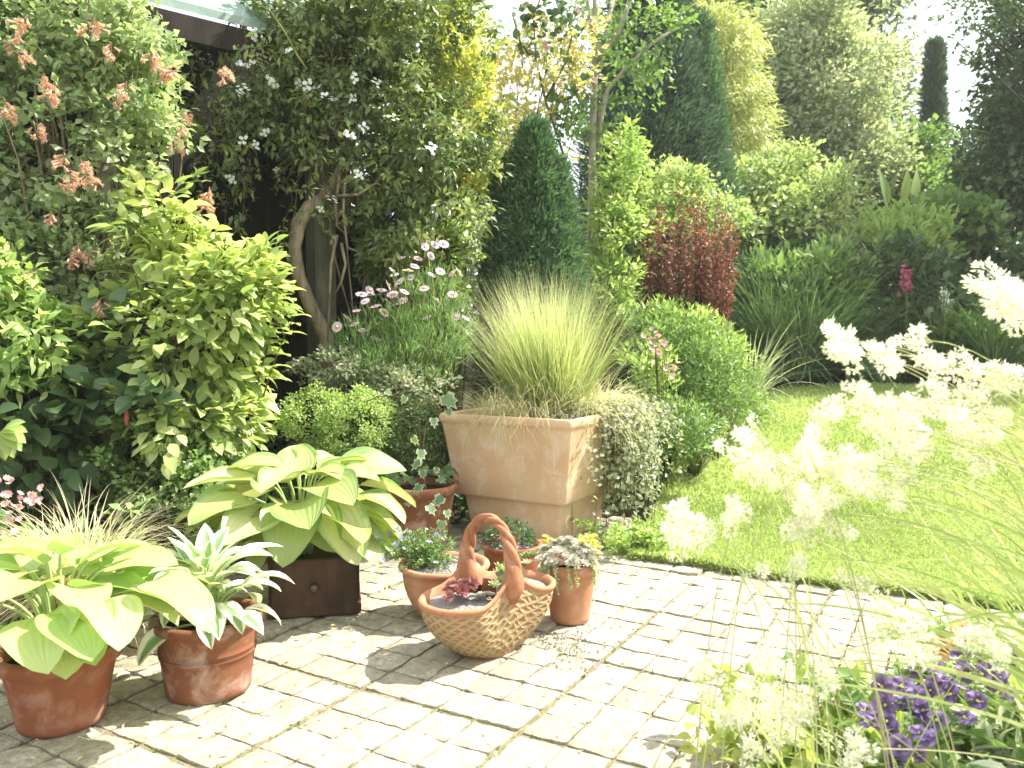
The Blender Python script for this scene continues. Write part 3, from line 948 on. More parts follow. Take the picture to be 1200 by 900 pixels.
# feather grass in it
gc = np.array([PC[0] + .06, PC[1] - .02, .64])
fg = thing('feather_grass', 'fountain of fine lime feather grass growing in the square planter', 'ornamental grass', gc)
mb = MB()
for k in range(26):
    o_ = rng.normal(0, .075, 2)
    tuft(mb, gc + [o_[0], o_[1], 0], 120, .82, .0016, .28, (.1, .75), .05, 8, (o_[0] * 1.1, o_[1] * 1.1, 0), (0, .75))
mb.build('blades', M['stipa'], fg)
mb = MB()
tuft(mb, gc, 420, .62, .0015, .55, (1.0, 2.4), .16, 9)
tuft(mb, gc + [-.2, -.1, 0], 260, .42, .0015, .7, (1.2, 2.8), .14, 9)
tuft(mb, gc + [.22, .0, 0], 300, .5, .0015, .7, (1.0, 2.6), .14, 9, (.25, -.1, 0))
for dx_, dy_ in ((-.3, -.05), (-.32, .1), (-.2, .25), (-.1, -.28), (.1, -.3), (.02, .3)):
    q_ = PC + DV * dx_ + UV * dy_
    tuft(mb, np.array([q_[0], q_[1], .64]), 110, .3, .0015, .75, (1.0, 2.6), .09, 8)
mb.build('dry_blades', M['straw'], fg)

# silvery trailing plant over the right side
tc0 = np.array([PC[0] + .37, PC[1] + .1, .68])
sv = thing('trailing_plant', 'silvery trailing plant spilling down the sunny side of the square planter', 'trailing plant', tc0)
mb, ms = MB(), MB()
for k in range(135):
    st = tc0 + np.array([*(DV * rng.uniform(-.03, .08) + UV * rng.normal(0, .17)), rng.uniform(-.03, .06)])
    dx = DV * rng.uniform(.03, .3) + UV * rng.normal(0, .06)
    ln = rng.uniform(.15, .72)
    en = st + np.array([dx[0], dx[1], -ln]); en[2] = max(en[2], .03)
    mid = st + np.array([dx[0] * 1.3, dx[1] * 1.3, .05])
    p = bez(st, mid, en, 12)
    tube(ms, p, .0016, 4)
    m = int(26 + 60 * ln); f = rng.uniform(0, 1, m)
    pp = p[np.minimum((f * 11).astype(int), 10)] + rng.normal(0, .022, (m, 3))
    leaves(mb, pp, rng.normal(0, 1, (m, 3)) + [.3, -.2, -.3], rng.normal(0, .5, (m, 3)) + [.4, -.3, .6], rng.uniform(.02, .042, m), rng.uniform(.008, .016, m),
           np.clip(rng.uniform(0, 1, m) * .6 + .4 * (1 - f), 0, 1), rows=2, fold=.3)
mb.build('foliage', M['silver'], sv); ms.build('stems', M['twig_green'], sv)
ct = thing('dry_grass', 'bleached straw grass leaning out of the planter above the trailing plant', 'ornamental grass', tc0 + [-.02, 0, .02])
mb = MB(); tuft(mb, tc0 + [-.05, 0, -.02], 420, .42, .0016, .75, (1.2, 2.8), .12, 9, (.35, -.15, .1)); mb.build('blades', M['straw'], ct)
# ground clump below it
p0 = G(715, 655)
cl = thing('low_plant', 'low green clump at the foot of the planter where lawn meets paving', 'plant', p0 + [.1, .15, 0])
mb = MB(); cen = p0 + np.array([.1, .12, .05]) + rng.normal(0, 1, (40, 3)) * [.12, .1, .035]; cen[:, 2] = np.abs(cen[:, 2]) + .01
foliage(mb, cen, rdir(40) * [1, 1, .3] + [0, 0, .4], 26, .04, .035, .011); mb.build('foliage', M['light_leaf'], cl)


# ------------------------------------------------------------------ ivy
def ivy_leaf(mb, p, d, n, s_, rnd):
    d = unit(d); sd_ = unit(np.cross(d, n)); n = np.cross(sd_, d)
    out = [(0, 0), (-.35, -.05), (-.52, .3), (-.3, .42), (-.38, .72), (-.14, .68), (0, 1.05), (.14, .68), (.38, .72), (.3, .42), (.52, .3), (.35, -.05)]
    v = [p + d * .35 * s_ + n * .0] + [p + sd_ * x * s_ + d * y * s_ + n * (.14 * abs(x) * s_ - .1 * y * y * s_) for x, y in out]
    at = [[0, .5, rnd]] + [[1 if k else .3, y, rnd] for k, (x, y) in enumerate(out)]
    m = len(out); mb.add(v, None, [(0, 1 + k, 1 + (k + 1) % m) for k in range(m)], at)


iv = thing('ivy', 'variegated ivy trailing off the left corner of the square planter', 'ivy', P(512, 486, 4.42))
mb, ms = MB(), MB()
strand = [P(530, 482, 4.35), P(512, 478, 4.33), P(498, 500, 4.25), P(494, 545, 4.15), P(500, 580, 4.05), P(512, 612, 3.95), P(520, 632, 3.9)]
st2 = [P(515, 480, 4.35), P(480, 470, 4.2), P(455, 462, 4.15), P(430, 470, 4.1)]
for s_ in (strand, st2): tube(ms, np.array(s_), .003, 5)
for px, py, yy, sz in ((520, 472, 4.2, .1), (506, 498, 4.15, .085), (526, 488, 4.2, .07), (497, 548, 4.02, .085), (490, 535, 4.02, .07), (499, 577, 3.95, .07), (518, 590, 3.9, .085), (503, 600, 3.9, .08), (512, 618, 3.85, .07),
                       (495, 560, 4.0, .06), (522, 606, 3.85, .06), (484, 520, 4.05, .075), (516, 632, 3.85, .06), (474, 472, 4.1, .07), (452, 466, 4.1, .06), (508, 556, 3.95, .055)):
    ivy_leaf(mb, P(px + rng.normal(0, 4), py - 8, yy), np.array([rng.normal(0, .6), -.25, -.7]), np.array([rng.normal(0, .6), -.7, .5]), sz * rng.uniform(.6, .95), rng.uniform())
m2 = MB(); pv_ = thing('ivy', 'dark ivy leaves filling the shaded terracotta pot', 'ivy', (ps[0] - .03, 4.22, .3))
for k in range(46):
    a_ = rng.uniform(0, 6.28); r_ = .2 * math.sqrt(rng.uniform(.05, 1.2))
    ivy_leaf(m2, np.array([ps[0] - .03 + r_ * math.cos(a_), 4.22 + r_ * math.sin(a_), .36 + .09 * (1 - r_ / .22) + rng.normal(0, .03)]), np.array([math.cos(a_), math.sin(a_), -.3 + rng.normal(0, .3)]), np.array([rng.normal(0, .3), -.4, .8]), rng.uniform(.045, .075), rng.uniform())
m2.build('leaves', M['dark_leaf'], pv_)
mb.build('leaves', M['ivy'], iv); ms.build('stems', M['twig_brown'], iv)


# ------------------------------------------------------------------ hostas
def hosta(name, label, c, specs, mat, cols=9, rows=13, fold=.28, wave=.06, prof='heart'):
    """specs: (azimuth, reach, height of leaf base, pitch of the blade, length, half width, bend)"""
    t = thing(name, label, 'hosta', c)
    mb, ms = MB(), MB()
    for az, reach, h, pit, L, W, bd in specs:
        u = np.array([math.cos(az), math.sin(az), 0])
        lb = np.asarray(c) + u * reach + [0, 0, h]
        b0 = np.asarray(c) + u * .02 + [rng.normal(0, .01), rng.normal(0, .01), 0]
        p = bez(b0, np.asarray(c) + u * reach * .35 + [0, 0, h * .9], lb, 8)
        tube(ms, p, np.linspace(.0055, .0035, 8), 6, rng.uniform())
        d = u * math.cos(pit) + np.array([0, 0, math.sin(pit)])
        n = -u * math.sin(pit) + np.array([0, 0, math.cos(pit)]) + np.cross(d, [0, 0, 1]) * rng.normal(0, .22)
        leaves(mb, lb[None], d, n, L, W, rng.uniform(), prof, rows, cols, bd, fold, wave)
    mb.build('leaves', M[mat], t); ms.build('stalks', M['petiole'], t)
    return t


def ringspec(n, reach, h, pit, L, W, bd, az0=0.0, az=(0, 6.2832)):
    out = []
    for k in range(n):
        a = az[0] + (az[1] - az[0]) * (k + .5) / n + az0 + rng.normal(0, .15)
        f = lambda lo_hi: rng.uniform(*lo_hi)
        s_ = rng.uniform(.85, 1.12)
        out.append((a, f(reach), f(h), f(pit), L * s_, W * s_, f(bd)))
    return out


h1c = np.array([*pc1[:2], .2])
hosta('hosta', 'lime green hosta in the leftmost terracotta pot', h1c,
      ringspec(16, (.13, .2), (.12, .19), (-.05, .25), .215, .094, (.6, 1.2)) + ringspec(14, (.07, .16), (.19, .27), (.05, .4), .21, .09, (.5, 1.0), .3)
      + ringspec(5, (.02, .06), (.24, .29), (.4, .9), .19, .055, (.6, 1.0)) + ringspec(5, (.24, .3), (.14, .22), (-.1, .15), .23, .098, (.6, 1.1), 0, (-1.3, .6)), 'hosta_lime')
h2c = np.array([*pc2[:2], .21])
hosta('hosta', 'small hosta with white-edged narrow leaves in the weathered pot', h2c,
      ringspec(14, (.05, .11), (.05, .14), (.15, .6), .16, .034, (.9, 1.7)) + ringspec(14, (.03, .07), (.1, .2), (.6, 1.1), .17, .033, (.7, 1.3), .2)
      + ringspec(8, (.01, .03), (.14, .2), (1.0, 1.4), .15, .03, (.4, .9)) + ringspec(7, (.1, .14), (.02, .07), (-.1, .3), .15, .032, (1.0, 1.6)), 'hosta_white', 7, 10, .35, .1, 'oval')
BXC = np.array([-.82, 3.3])
h3c = np.array([BXC[0] - .05, BXC[1] - .02, .22])
hosta('hosta', 'big golden hosta with broad blotched leaves in the wooden box', h3c,
      ringspec(14, (.17, .27), (.16, .28), (-.1, .2), .285, .128, (.5, 1.0), .15) + ringspec(9, (.09, .16), (.27, .34), (.1, .35), .28, .115, (.5, .9))
      + ringspec(5, (.02, .07), (.3, .36), (.3, .75), .25, .09, (.5, .9)) + ringspec(5, (.18, .26), (.1, .2), (-.3, .05), .28, .115, (.6, 1.1), 0, (-3.3, -1.95))
      + ringspec(5, (.14, .22), (.15, .24), (-.45, -.1), .26, .11, (.6, 1.1), 0, (-2.4, -.7)) + ringspec(3, (.18, .25), (.12, .2), (-.3, .05), .28, .11, (.6, 1.1), 0, (-.8, .3)), 'hosta_gold')

# wooden box
bx = thing('wooden_box', 'dark wooden drawer box with a round knob under the golden hosta', 'box', (*BXC, 0))
mb = MB(); hw, hd, hh = .165, .17, .11
bz = R(12)
def bl(x, y, z): return (BXC[0] + x * math.cos(bz) - y * math.sin(bz), BXC[1] + x * math.sin(bz) + y * math.cos(bz), z)
box(mb, bl(0, -hd, .12), (hw, .012, hh), bz); box(mb, bl(0, hd, .12), (hw, .012, hh), bz)
box(mb, bl(-hw, 0, .12), (.012, hd - .013, hh), bz); box(mb, bl(hw, 0, .12), (.012, hd - .013, hh), bz); box(mb, bl(0, 0, .02), (hw - .013, hd - .013, .008), bz)
mb.build('box_sides', M['box_wood'], bx, smooth=False)
mb = MB(); box(mb, bl(0, -hd - .006, .026), (hw + .016, .012, .02), bz); box(mb, bl(hw + .006, 0, .026), (.012, hd, .02), bz); box(mb, bl(-hw - .006, 0, .026), (.012, hd, .02), bz)
mb.build('plinth', M['box_wood'], bx, smooth=False)
mb = MB(); box(mb, bl(0, -hd - .004, .222), (hw + .01, .012, .01), bz); mb.build('top_rail', M['box_wood'], bx, smooth=False)
mb = MB(); lathe(mb, [(.001, 0), (.02, 0), (.02, .003), (.011, .008), (.01, .014), (.017, .022), (.0175, .03), (.012, .036), (.001, .038)], 24)
kn = mb.build('knob', M['brass'], bx, loc=np.array(bl(.0, -hd - .012, .125)) - np.array([*BXC, 0])); kn.rotation_euler = (R(90), 0, bz)
mb = MB(); g = [bl(-hw + .014, -hd + .014, .2), bl(hw - .014, -hd + .014, .2), bl(hw - .014, hd - .014, .2), bl(-hw + .014, hd - .014, .2)]
mb.add(g, [(0, 1, 2, 3)]); mb.build('soil', M['soil'], bx)


# ------------------------------------------------------------------ terracotta basket
bk0 = G(573, 768)[:2] + np.array([0, .06])
BA = R(45)
bk = thing('terracotta_basket', 'terracotta basket planter with a woven pattern and arched handle', 'basket planter', (*bk0, 0))


def bxy(x, y, z): return np.array([x * math.cos(BA) - y * math.sin(BA), x * math.sin(BA) + y * math.cos(BA), z])


SEG = 96
mb = MB(); rows_ = []
hts = np.concatenate([[0, .012], np.linspace(.03, 1, 14)])
def rim_shape(a):
    ca = math.cos(a)
    rx, ry = .275, .17 - .045 * math.exp(-(math.sin(a) ** 2 - 1) ** 2 * 14)
    return rx * math.cos(a), ry * math.sin(a) * (1 + .1 * ca * ca), (.2 + .07 * math.exp(-(ca / .3) ** 2))
V, AT = [], []
for hi, f in enumerate(hts):
    for k in range(SEG):
        a = 2 * math.pi * k / SEG
        X_, Y_, Zr = rim_shape(a)
        fx, fy = .102 * math.cos(a), .086 * math.sin(a)
        g_ = 0 if hi < 2 else (f ** .62 if True else f)
        blend = 0 if f <= .03 else (math.sin((f) * math.pi / 2) ** .8)
        if hi == 0: x, y = fx * .97, fy * .97
        else: x, y = fx + (X_ - fx) * blend ** 1.0, fy + (Y_ - fy) * blend
        z = Zr * (f if f > .012 else f)
        V.append(bxy(x, y, z)); AT.append([k / SEG if k / SEG < 1 else 0, f, 1.0 if .06 < f < .93 else 0.0])
n_h = len(hts)
# rolled rim and inside
for (gr, dz) in ((1.035, .002), (1.04, .012), (1.0, .02), (.95, .016), (.9, -.004), (.86, -.04)):
    for k in range(SEG):
        a = 2 * math.pi * k / SEG; X_, Y_, Zr = rim_shape(a)
        V.append(bxy(X_ * gr, Y_ * gr, Zr + dz)); AT.append([k / SEG, 1, 0])
n_h += 6
q = [(i * SEG + k, i * SEG + (k + 1) % SEG, (i + 1) * SEG + (k + 1) % SEG, (i + 1) * SEG + k) for i in range(n_h - 1) for k in range(SEG)]
mb.add(V, q, None, AT); mb.build('basket_wall', M['weave'], bk, loc=(0, 0, 0))
# handle: twisted rope arch across the waist
mb = MB()
for strand_i in range(3):
    pts, rr_ = [], []
    for f in np.linspace(0, 1, 60):
        a = math.pi * f
        y = -.118 * math.cos(a); z = .27 + .2 * math.sin(a) ** .75
        tw = f * 16 + strand_i * 2.094
        ext = .0145 + .009 * abs(math.cos(a)) ** 5
        cy_, sy_ = math.cos(tw) * ext * .62, math.sin(tw) * ext * .62
        pts.append(bxy(cy_, y + sy_ * math.cos(a) * -1, z + sy_ * math.sin(a) * .9)); rr_.append(ext * .72)
    tube(mb, pts, rr_, 8)
mb.build('handle', M['clay_mid'], bk, loc=(0, 0, 0))
# broad clay collars where the handle joins
for sgn in (-1, 1):
    mb = MB(); pts = [bxy(0, sgn * .1, .2), bxy(0, sgn * .116, .25), bxy(0, sgn * .12, .275), bxy(0, sgn * .116, .32), bxy(0, sgn * .11, .36)]
    tube(mb, pts, [.03, .041, .037, .026, .015], 16); mb.build('handle_foot', M['clay_mid'], bk, loc=(0, 0, 0))
for sx in (-1, 1):
    mb = MB(); c = bxy(sx * .128, 0, .197); disc(mb, c, .112, .118, 30, 5, .012, BA); mb.build('grit', M['grit'], bk, loc=(0, 0, 0))
mb = MB(); c = bxy(-.035, -.035, .235)
sh_pts = np.array([[-.03, 0, -.03], [.028, 0, -.03], [.022, 0, .03], [-.02, 0, .036]]); th_ = np.array([0, .008, 0])
mb.add([c + p for p in sh_pts] + [c + p + th_ + np.array([0, .02, 0]) * float(p[2] > 0) for p in sh_pts], [(0, 1, 2, 3), (7, 6, 5, 4), (0, 4, 5, 1), (1, 5, 6, 2), (2, 6, 7, 3), (3, 7, 4, 0)])
sh_o = mb.build('clay_shard', M['clay'], None, smooth=False, loc=(*bk0, 0)); tag(sh_o, 'broken orange clay shard standing in the basket by the handle', 'clay shard')


def rosette(mb, c, r, n=16, rnd=.5, tilt=(0, 0, 1)):
    tilt = unit(np.asarray(tilt, float)); ref = unit(np.cross(tilt, [.3, .9, .1])); r2 = np.cross(tilt, ref)
    for ring, (m, rr_, up, ls) in enumerate(((n // 2, .25, .95, .7), (n // 2 + 2, .35, .5, .9), (n // 2 + 2, .4, .15, 1.0))):
        a = np.arange(m) * 6.2832 / m + ring * .4 + rng.normal(0, .08, m)
        u = np.cos(a)[:, None] * ref + np.sin(a)[:, None] * r2
        leaves(mb, np.asarray(c) + u * r * .12, u + tilt * up * 1.1, tilt - u * up * .6, r * ls, r * .22, np.clip(rnd + rng.normal(0, .12, m), 0, 1), 'obov', 4, 3, -.35, .35)


hk = bk0
def onb(x, y, z): return bxy(x, y, z) + np.array([*hk, 0])
t_ = thing('houseleek', 'dark red houseleek rosettes in the near end of the basket', 'houseleek', onb(-.14, 0, .22))
mb = MB()
for k in range(15):
    rosette(mb, onb(-.13 + rng.normal(0, .03), .0 + rng.normal(0, .035), .235 + rng.uniform(0, .025)), rng.uniform(.02, .032), 14, rng.uniform(.2, .9), rng.normal(0, .4, 3) + [0, -.2, 1])
mb.build('rosettes', M['houseleek_red'], t_)
t_ = thing('houseleek', 'pale grey-green houseleeks in the grit beside the clay shard', 'houseleek', onb(-.07, -.05, .22))
mb = MB()
for k in range(8): rosette(mb, onb(-.06 + rng.normal(0, .03), -.06 + rng.normal(0, .012), .222), rng.uniform(.013, .02), 12, rng.uniform(.3, 1))
mb.build('rosettes', M['houseleek_grey'], t_)
t_ = thing('succulent', 'pale green finger succulent in the far end of the basket', 'succulent', onb(.1, 0, .22))
mb = MB()
for k in range(22): rosette(mb, onb(.085 + rng.normal(0, .035), -.01 + rng.normal(0, .035), .235 + rng.uniform(0, .045)), rng.uniform(.022, .036), 10, rng.uniform(0, 1), rng.normal(0, .35, 3) + [0, 0, 1])
mb.build('rosettes', M['succulent'], t_)

# grit spilled on the paving round the basket
mb = MB()
for k in range(420):
    c = G(rng.normal(650, 36), rng.normal(755, 13)); r_ = rng.uniform(.002, .006)
    v = rdir(6) * r_ * rng.uniform(.6, 1.2, (6, 1)); v = np.array([[r_, 0, 0], [0, r_, 0], [-r_, 0, 0], [0, -r_, 0], [0, 0, r_ * .8], [0, 0, -r_ * .5]]) + v * .3 + c
    mb.add(v, None, [(0, 1, 4), (1, 2, 4), (2, 3, 4), (3, 0, 4), (1, 0, 5), (2, 1, 5), (3, 2, 5), (0, 3, 5)])
tag(mb.build('spilled_grit', M['grit'], smooth=False), 'grit spilled on the setts beside the basket', 'grit', kind='stuff')
mb = MB()
m = 260; px_, py_ = rng.uniform(0, 1000, m), rng.uniform(660, 895, m)
pp = np.array([G(a, b) for a, b in zip(px_, py_)]); ok = [inside(p[:2], pave_poly) for p in pp]; pp = pp[ok] + [0, 0, .006]
leaves(mb, pp, rdir(len(pp)) * [1, 1, .15], rng.normal(0, .35, (len(pp), 3)) + [0, 0, 1], rng.uniform(.008, .026, len(pp)), rng.uniform(.002, .007, len(pp)), rng.uniform(0, 1, len(pp)), rows=4, cols=3, bend=.8)
tag(mb.build('leaf_litter', M['straw']), 'dry petals and leaf scraps scattered on the setts', 'litter', kind='stuff')

# stonecrop pot
t_ = thing('stonecrop', 'mound of grey stonecrop rosettes overflowing the small terracotta pot', 'stonecrop', pcs + [0, 0, .2])
mb = MB()
for k in range(150):
    a = rng.uniform(0, 6.28); r_ = .125 * math.sqrt(rng.uniform()); z = .235 + .075 * (1 - (r_ / .14) ** 2) + rng.normal(0, .008)
    rosette(mb, pcs + [r_ * math.cos(a) - .01, r_ * math.sin(a), z], rng.uniform(.013, .023), 10, rng.uniform(), (math.cos(a) * r_ * 5, math.sin(a) * r_ * 5, 1))
mb.build('rosettes', M['houseleek_grey'], t_)
mb = MB()
for k in range(16):
    a = rng.normal(-2.1, .8); L_s = rng.uniform(.04, .13)
    m = int(L_s * 420); f = np.linspace(0, 1, m)
    rr_ = .108 + .02 * np.sin(f * 2.2)
    p = pcs + np.stack([rr_ * np.cos(a + f * .15), rr_ * np.sin(a + f * .15), .255 - f ** 1.5 * L_s], 1)
    leaves(mb, p, rng.normal(0, .8, (m, 3)) + [math.cos(a), math.sin(a), -.1], rng.normal(0, .5, (m, 3)) + [0, -.3, .8], rng.uniform(.008, .014, m), .0045, rng.uniform(0, 1, m), 'obov', 4, 3)
for k in range(26):
    f = k / 25
    rosette(mb, pcs + [-.11 - .13 * f, -.02 + .05 * f, .25 + .03 * math.sin(f * 3) - .05 * f + rng.normal(0, .008)], rng.uniform(.009, .015), 10, rng.uniform(), rng.normal(0, .5, 3) + [-.3, -.4, .8])
mb.build('trailing_shoots', M['succulent'], t_)
for dx, dz in ((-.1, .32), (.08, .33), (.1, .29), (.045, .31)):
    mb = MB(); c = pcs + [dx, -.04, dz]
    for k in range(5): rosette(mb, c + rng.normal(0, .012, 3), .016, 10, rng.uniform())
    mb.build('flower_head', M['yellow_fl'], t_)

# blue flowered plant in bowl
t_ = thing('blue_flower_plant', 'small plant with blue flowers spilling over the left rim of the bowl', 'flowering plant', bc + [-.08, 0, .2])
mb = MB(); ms = MB(); tips = []
for k in range(120):
    a = rng.uniform(0, 6.28); sp = rng.uniform(.02, .19)
    b0 = bc + [-.075 + rng.normal(0, .03), rng.normal(0, .03), .2]
    e = bc + [-.09 + sp * math.cos(a) * 1.05, sp * math.sin(a) * .8, .235 + rng.uniform(.0, .13) - sp * .25]
    p = bez(b0, (b0 + e) / 2 + [0, 0, .05], e, 7); tube(ms, p, .0014, 4); tips.append(e)
    m = 16; f = rng.uniform(.25, 1, m); pp = p[(f * 6).astype(int)] + rng.normal(0, .004, (m, 3))
    leaves(mb, pp, unit(e - b0) * .6 + rng.normal(0, .6, (m, 3)), rdir(m) + [0, 0, .8], rng.uniform(.016, .028, m), .0032, rng.uniform(0, 1, m), 'lance', 3, 3)
mb.build('foliage', M['green_fine'], t_); ms.build('stems', M['twig_green'], t_)


def flower5(r=.01, n=5, cup=.35, rows=4, prof='round', wide=.55, rndv=None):
    mb = MB(); a = np.arange(n) * 6.2832 / n
    u = np.stack([np.cos(a), np.sin(a), np.zeros(n)], 1)
    leaves(mb, u * r * .08, u + [0, 0, cup], np.array([0, 0, 1.0]) - u * cup, r, r * wide, rng.uniform(0, 1, n) if rndv is None else rndv, prof, rows, 3, .35, .1)
    return mb


blue_me = flower5(.0105, 5, .3, wide=.36).mesh('flower', M['blue_fl'])
for k in range(44):
    e = tips[rng.integers(len(tips))]
    if k < 28: e = min((tips[i] for i in rng.integers(0, len(tips), 6)), key=lambda q_: q_[0])
    place_dir(blue_me, 'flower', t_, np.array(e) + [0, -.01, .008], rng.normal(0, .4, 3) + [-.1, -.5, .7], rng.uniform(.8, 1.4))
# dark mound in low bowl
plant('mound_plant', 'dark green mossy mound in the low bowl behind the basket handle', 'plant', [(bc2 + [-.01, 0, .2], np.array([.105, .1, .085]))], 260, 9, .018, .016, .004, 'dark_leaf', nst=0, base=bc2 + [0, 0, .17], inner=.8, rough=.06, minz=.1)

# ------------------------------------------------------------------ woodrush in the foreground
RB = np.array([1.42, 1.7, .05]); RB2 = np.array([.66, 1.62, .04])
wr = thing('woodrush', 'tall woodrush with fluffy white flower heads arching over the lawn view', 'ornamental grass', RB)


def rush_head(seed):
    mb = MB()
    for j in range(6):
        c = np.clip(rng.normal(0, 1, 3), -1.5, 1.5) * [.02, .014, .02]; n = 44
        u = rdir(n) * rng.uniform(.2, 1, (n, 1)) ** .5 * .013
        leaves(mb, c + u, unit(u) + rng.normal(0, .4, (n, 3)) + unit(c + 1e-6) * .4, rdir(n), rng.uniform(.006, .013, n), .0028, rng.uniform(0, 1, n), 'lance', 3, 3, .3, .3)
        tube(mb, crv(c, (0, 0, -.03), 4), .0006, 3)
    return mb.mesh('flower_head', M['white_fl'])


heads_me = [rush_head(i) for i in range(4)]
HEADS = [(978, 398, 1.1), (992, 412, .9), (1035, 424, 1.0), (1082, 412, 1.1), (1095, 432, 1.0), (1168, 335, 1.2), (1184, 352, 1.3), (1196, 372, 1.2), (962, 492, .9), (1012, 470, 1.0), (1025, 492, 1.1), (1042, 502, 1.1),
         (1064, 505, 1.1), (1098, 468, 1.1), (1112, 482, 1.1), (1140, 452, .9), (1165, 440, .9), (1188, 448, .9), (945, 528, .9), (968, 535, 1.1), (990, 540, 1.1), (872, 524, 1.1), (893, 540, 1.0), (915, 552, 1.0), (796, 606, 1.2), (806, 620, 1.0), (865, 604, 1.0),
         (930, 560, 1.1), (942, 585, 1.1), (960, 600, 1.1), (1008, 545, 1.0), (1026, 568, 1.0), (1055, 560, .8), (1080, 522, 1.0), (1118, 505, 1.0), (1150, 505, 1.1), (1162, 492, 1.0), (990, 580, 1.0), (1048, 588, .7), (1140, 540, .8),
         (1040, 725, 1.5), (1062, 742, 1.6), (1078, 760, 1.3), (1150, 745, 1.2), (1165, 765, 1.2), (860, 842, 1.3), (880, 826, 1.3), (905, 835, 1.3), (928, 822, 1.3), (940, 840, 1.1), (962, 792, 1.1), (985, 890, 1.1), (1002, 878, 1.1), (896, 772, 1.1), (930, 660, 1.0), (1008, 682, .9), (822, 786, 1.0), (895, 680, .9),
         (935, 618, 1.0), (980, 612, 1.0), (880, 880, 1.0), (905, 862, 1.0)]
for px, py, sc in [h for h in HEADS if h[1] < 640][:36]:
    HEADS.append((px + rng.normal(0, 13), py + rng.normal(0, 11), sc * rng.uniform(.8, 1.1)))
for k, (px, py, sc) in enumerate(HEADS):
    yy = rng.uniform(1.3, 1.75) if px > 1000 else rng.uniform(1.45, 1.8)
    hp = P(px, py, yy)
    if px < 950 and py > 500 or py > 700:
        b = RB2 + np.array([rng.normal(.02, .2), rng.normal(0, .12), 0])
        if py > 700 and px > 1000: b = RB + np.array([-.15 + rng.normal(0, .08), rng.normal(0, .08), 0])
        up = .25
    else:
        b = RB + np.array([rng.normal(0, .1), rng.normal(0, .1), 0]); up = .5
    mid = b * .45 + hp * .55 + np.array([(b - hp)[0] * .25, 0, up * abs(hp[2] - b[2]) * .8 + .03])
    mb = MB(); path = bez(b, mid, hp, 16); tube(mb, path, np.linspace(.0018, .001, 16), 5, rng.uniform())
    st = mb.build('stem', M['rush_stem'], wr)
    o = bpy.data.objects.new('flower_head', heads_me[k % 4]); COL.objects.link(o); o.parent = st
    o.location = hp; o.rotation_mode = 'QUATERNION'
    o.rotation_quaternion = Vector(unit(path[-1] - path[-2]) + rng.normal(0, .3, 3)).to_track_quat('Z', 'Y'); s_ = sc * .9 * yy / 1.5
    o.scale = (s_ * rng.uniform(.8, 1.15), s_ * rng.uniform(.8, 1.15), s_ * rng.uniform(.9, 1.35))
mb = MB()
for c, n, lean in ((RB, 60, (-.5, 0, 0)), (RB + [.1, .2, 0], 50, (-.4, .1, 0)), (RB + [-.1, .25, 0], 26, (-.4, .1, 0)), (RB2, 9, (.15, .05, 0))):
    tuft(mb, c, n, .85, .0038, .5, (.2, 1.05), .1, 12, lean)
for k in range(36):   # long blades that arch across the paving
    b = RB + rng.normal(0, .08, 3) * [1, 1, 0]
    e = P(rng.uniform(840, 1120), rng.uniform(560, 800), rng.uniform(1.3, 1.9))
    mid = (b + e) / 2 + [0.12, 0, rng.uniform(.12, .5)]
    p = bez(b, mid, e, 14)
    tn = np.gradient(p, axis=0); s2 = unit(np.cross(tn, [0, -1, .4])); wv = .0042 * np.clip(1.2 - np.linspace(0, 1, 14) ** 2 * 1.15, .05, 1)[:, None]
    v = np.stack([p - s2 * wv, p + s2 * wv], 1).reshape(-1, 3)
    q = [(2 * i, 2 * i + 1, 2 * i + 3, 2 * i + 2) for i in range(13)]
    mb.add(v, q, None, [0, .5, rng.uniform()])
mb.build('blades', M['rush'], wr)

# pansies, red flowers, lime-leaved plant in the border corner
pn = thing('pansy_clump', 'purple pansies flowering under the woodrush at the corner of the paving', 'pansies', G(1100, 860))
pc_ = np.array([1.0, 1.84, .03])
mb = MB(); cen = pc_ + rng.normal(0, 1, (70, 3)) * [.18, .12, .05] + [0, 0, .13]
foliage(mb, cen, rdir(70) * [1, 1, .4] + [0, 0, .5], 12, .05, .045, .013, rows=3, prof='oval'); mb.build('foliage', M['mid_leaf'], pn)
mb = MB(); a = np.array([1.57, .55, 2.6, -1.0, -2.14]) ; u = np.stack([np.cos(a), np.sin(a), np.zeros(5)], 1)
leaves(mb, u * .003, u + [0, 0, .2], np.array([0, 0, 1.0]) - u * .2 + rng.normal(0, .12, (5, 3)), np.array([.03, .032, .031, .026, .027]), np.array([.02, .0165, .0165, .0145, .0145]), [.95, .7, .8, .25, .3], 'obov', 7, 5, .35, .18, .3)
pansy_me = mb.mesh('flower', M['purple_fl']); eye_ = MB(); lathe(eye_, [(.004, .004), (.003, .007), (.0005, .008)], 8); eye_me = eye_.mesh('flower_eye', M['yellow_fl'])
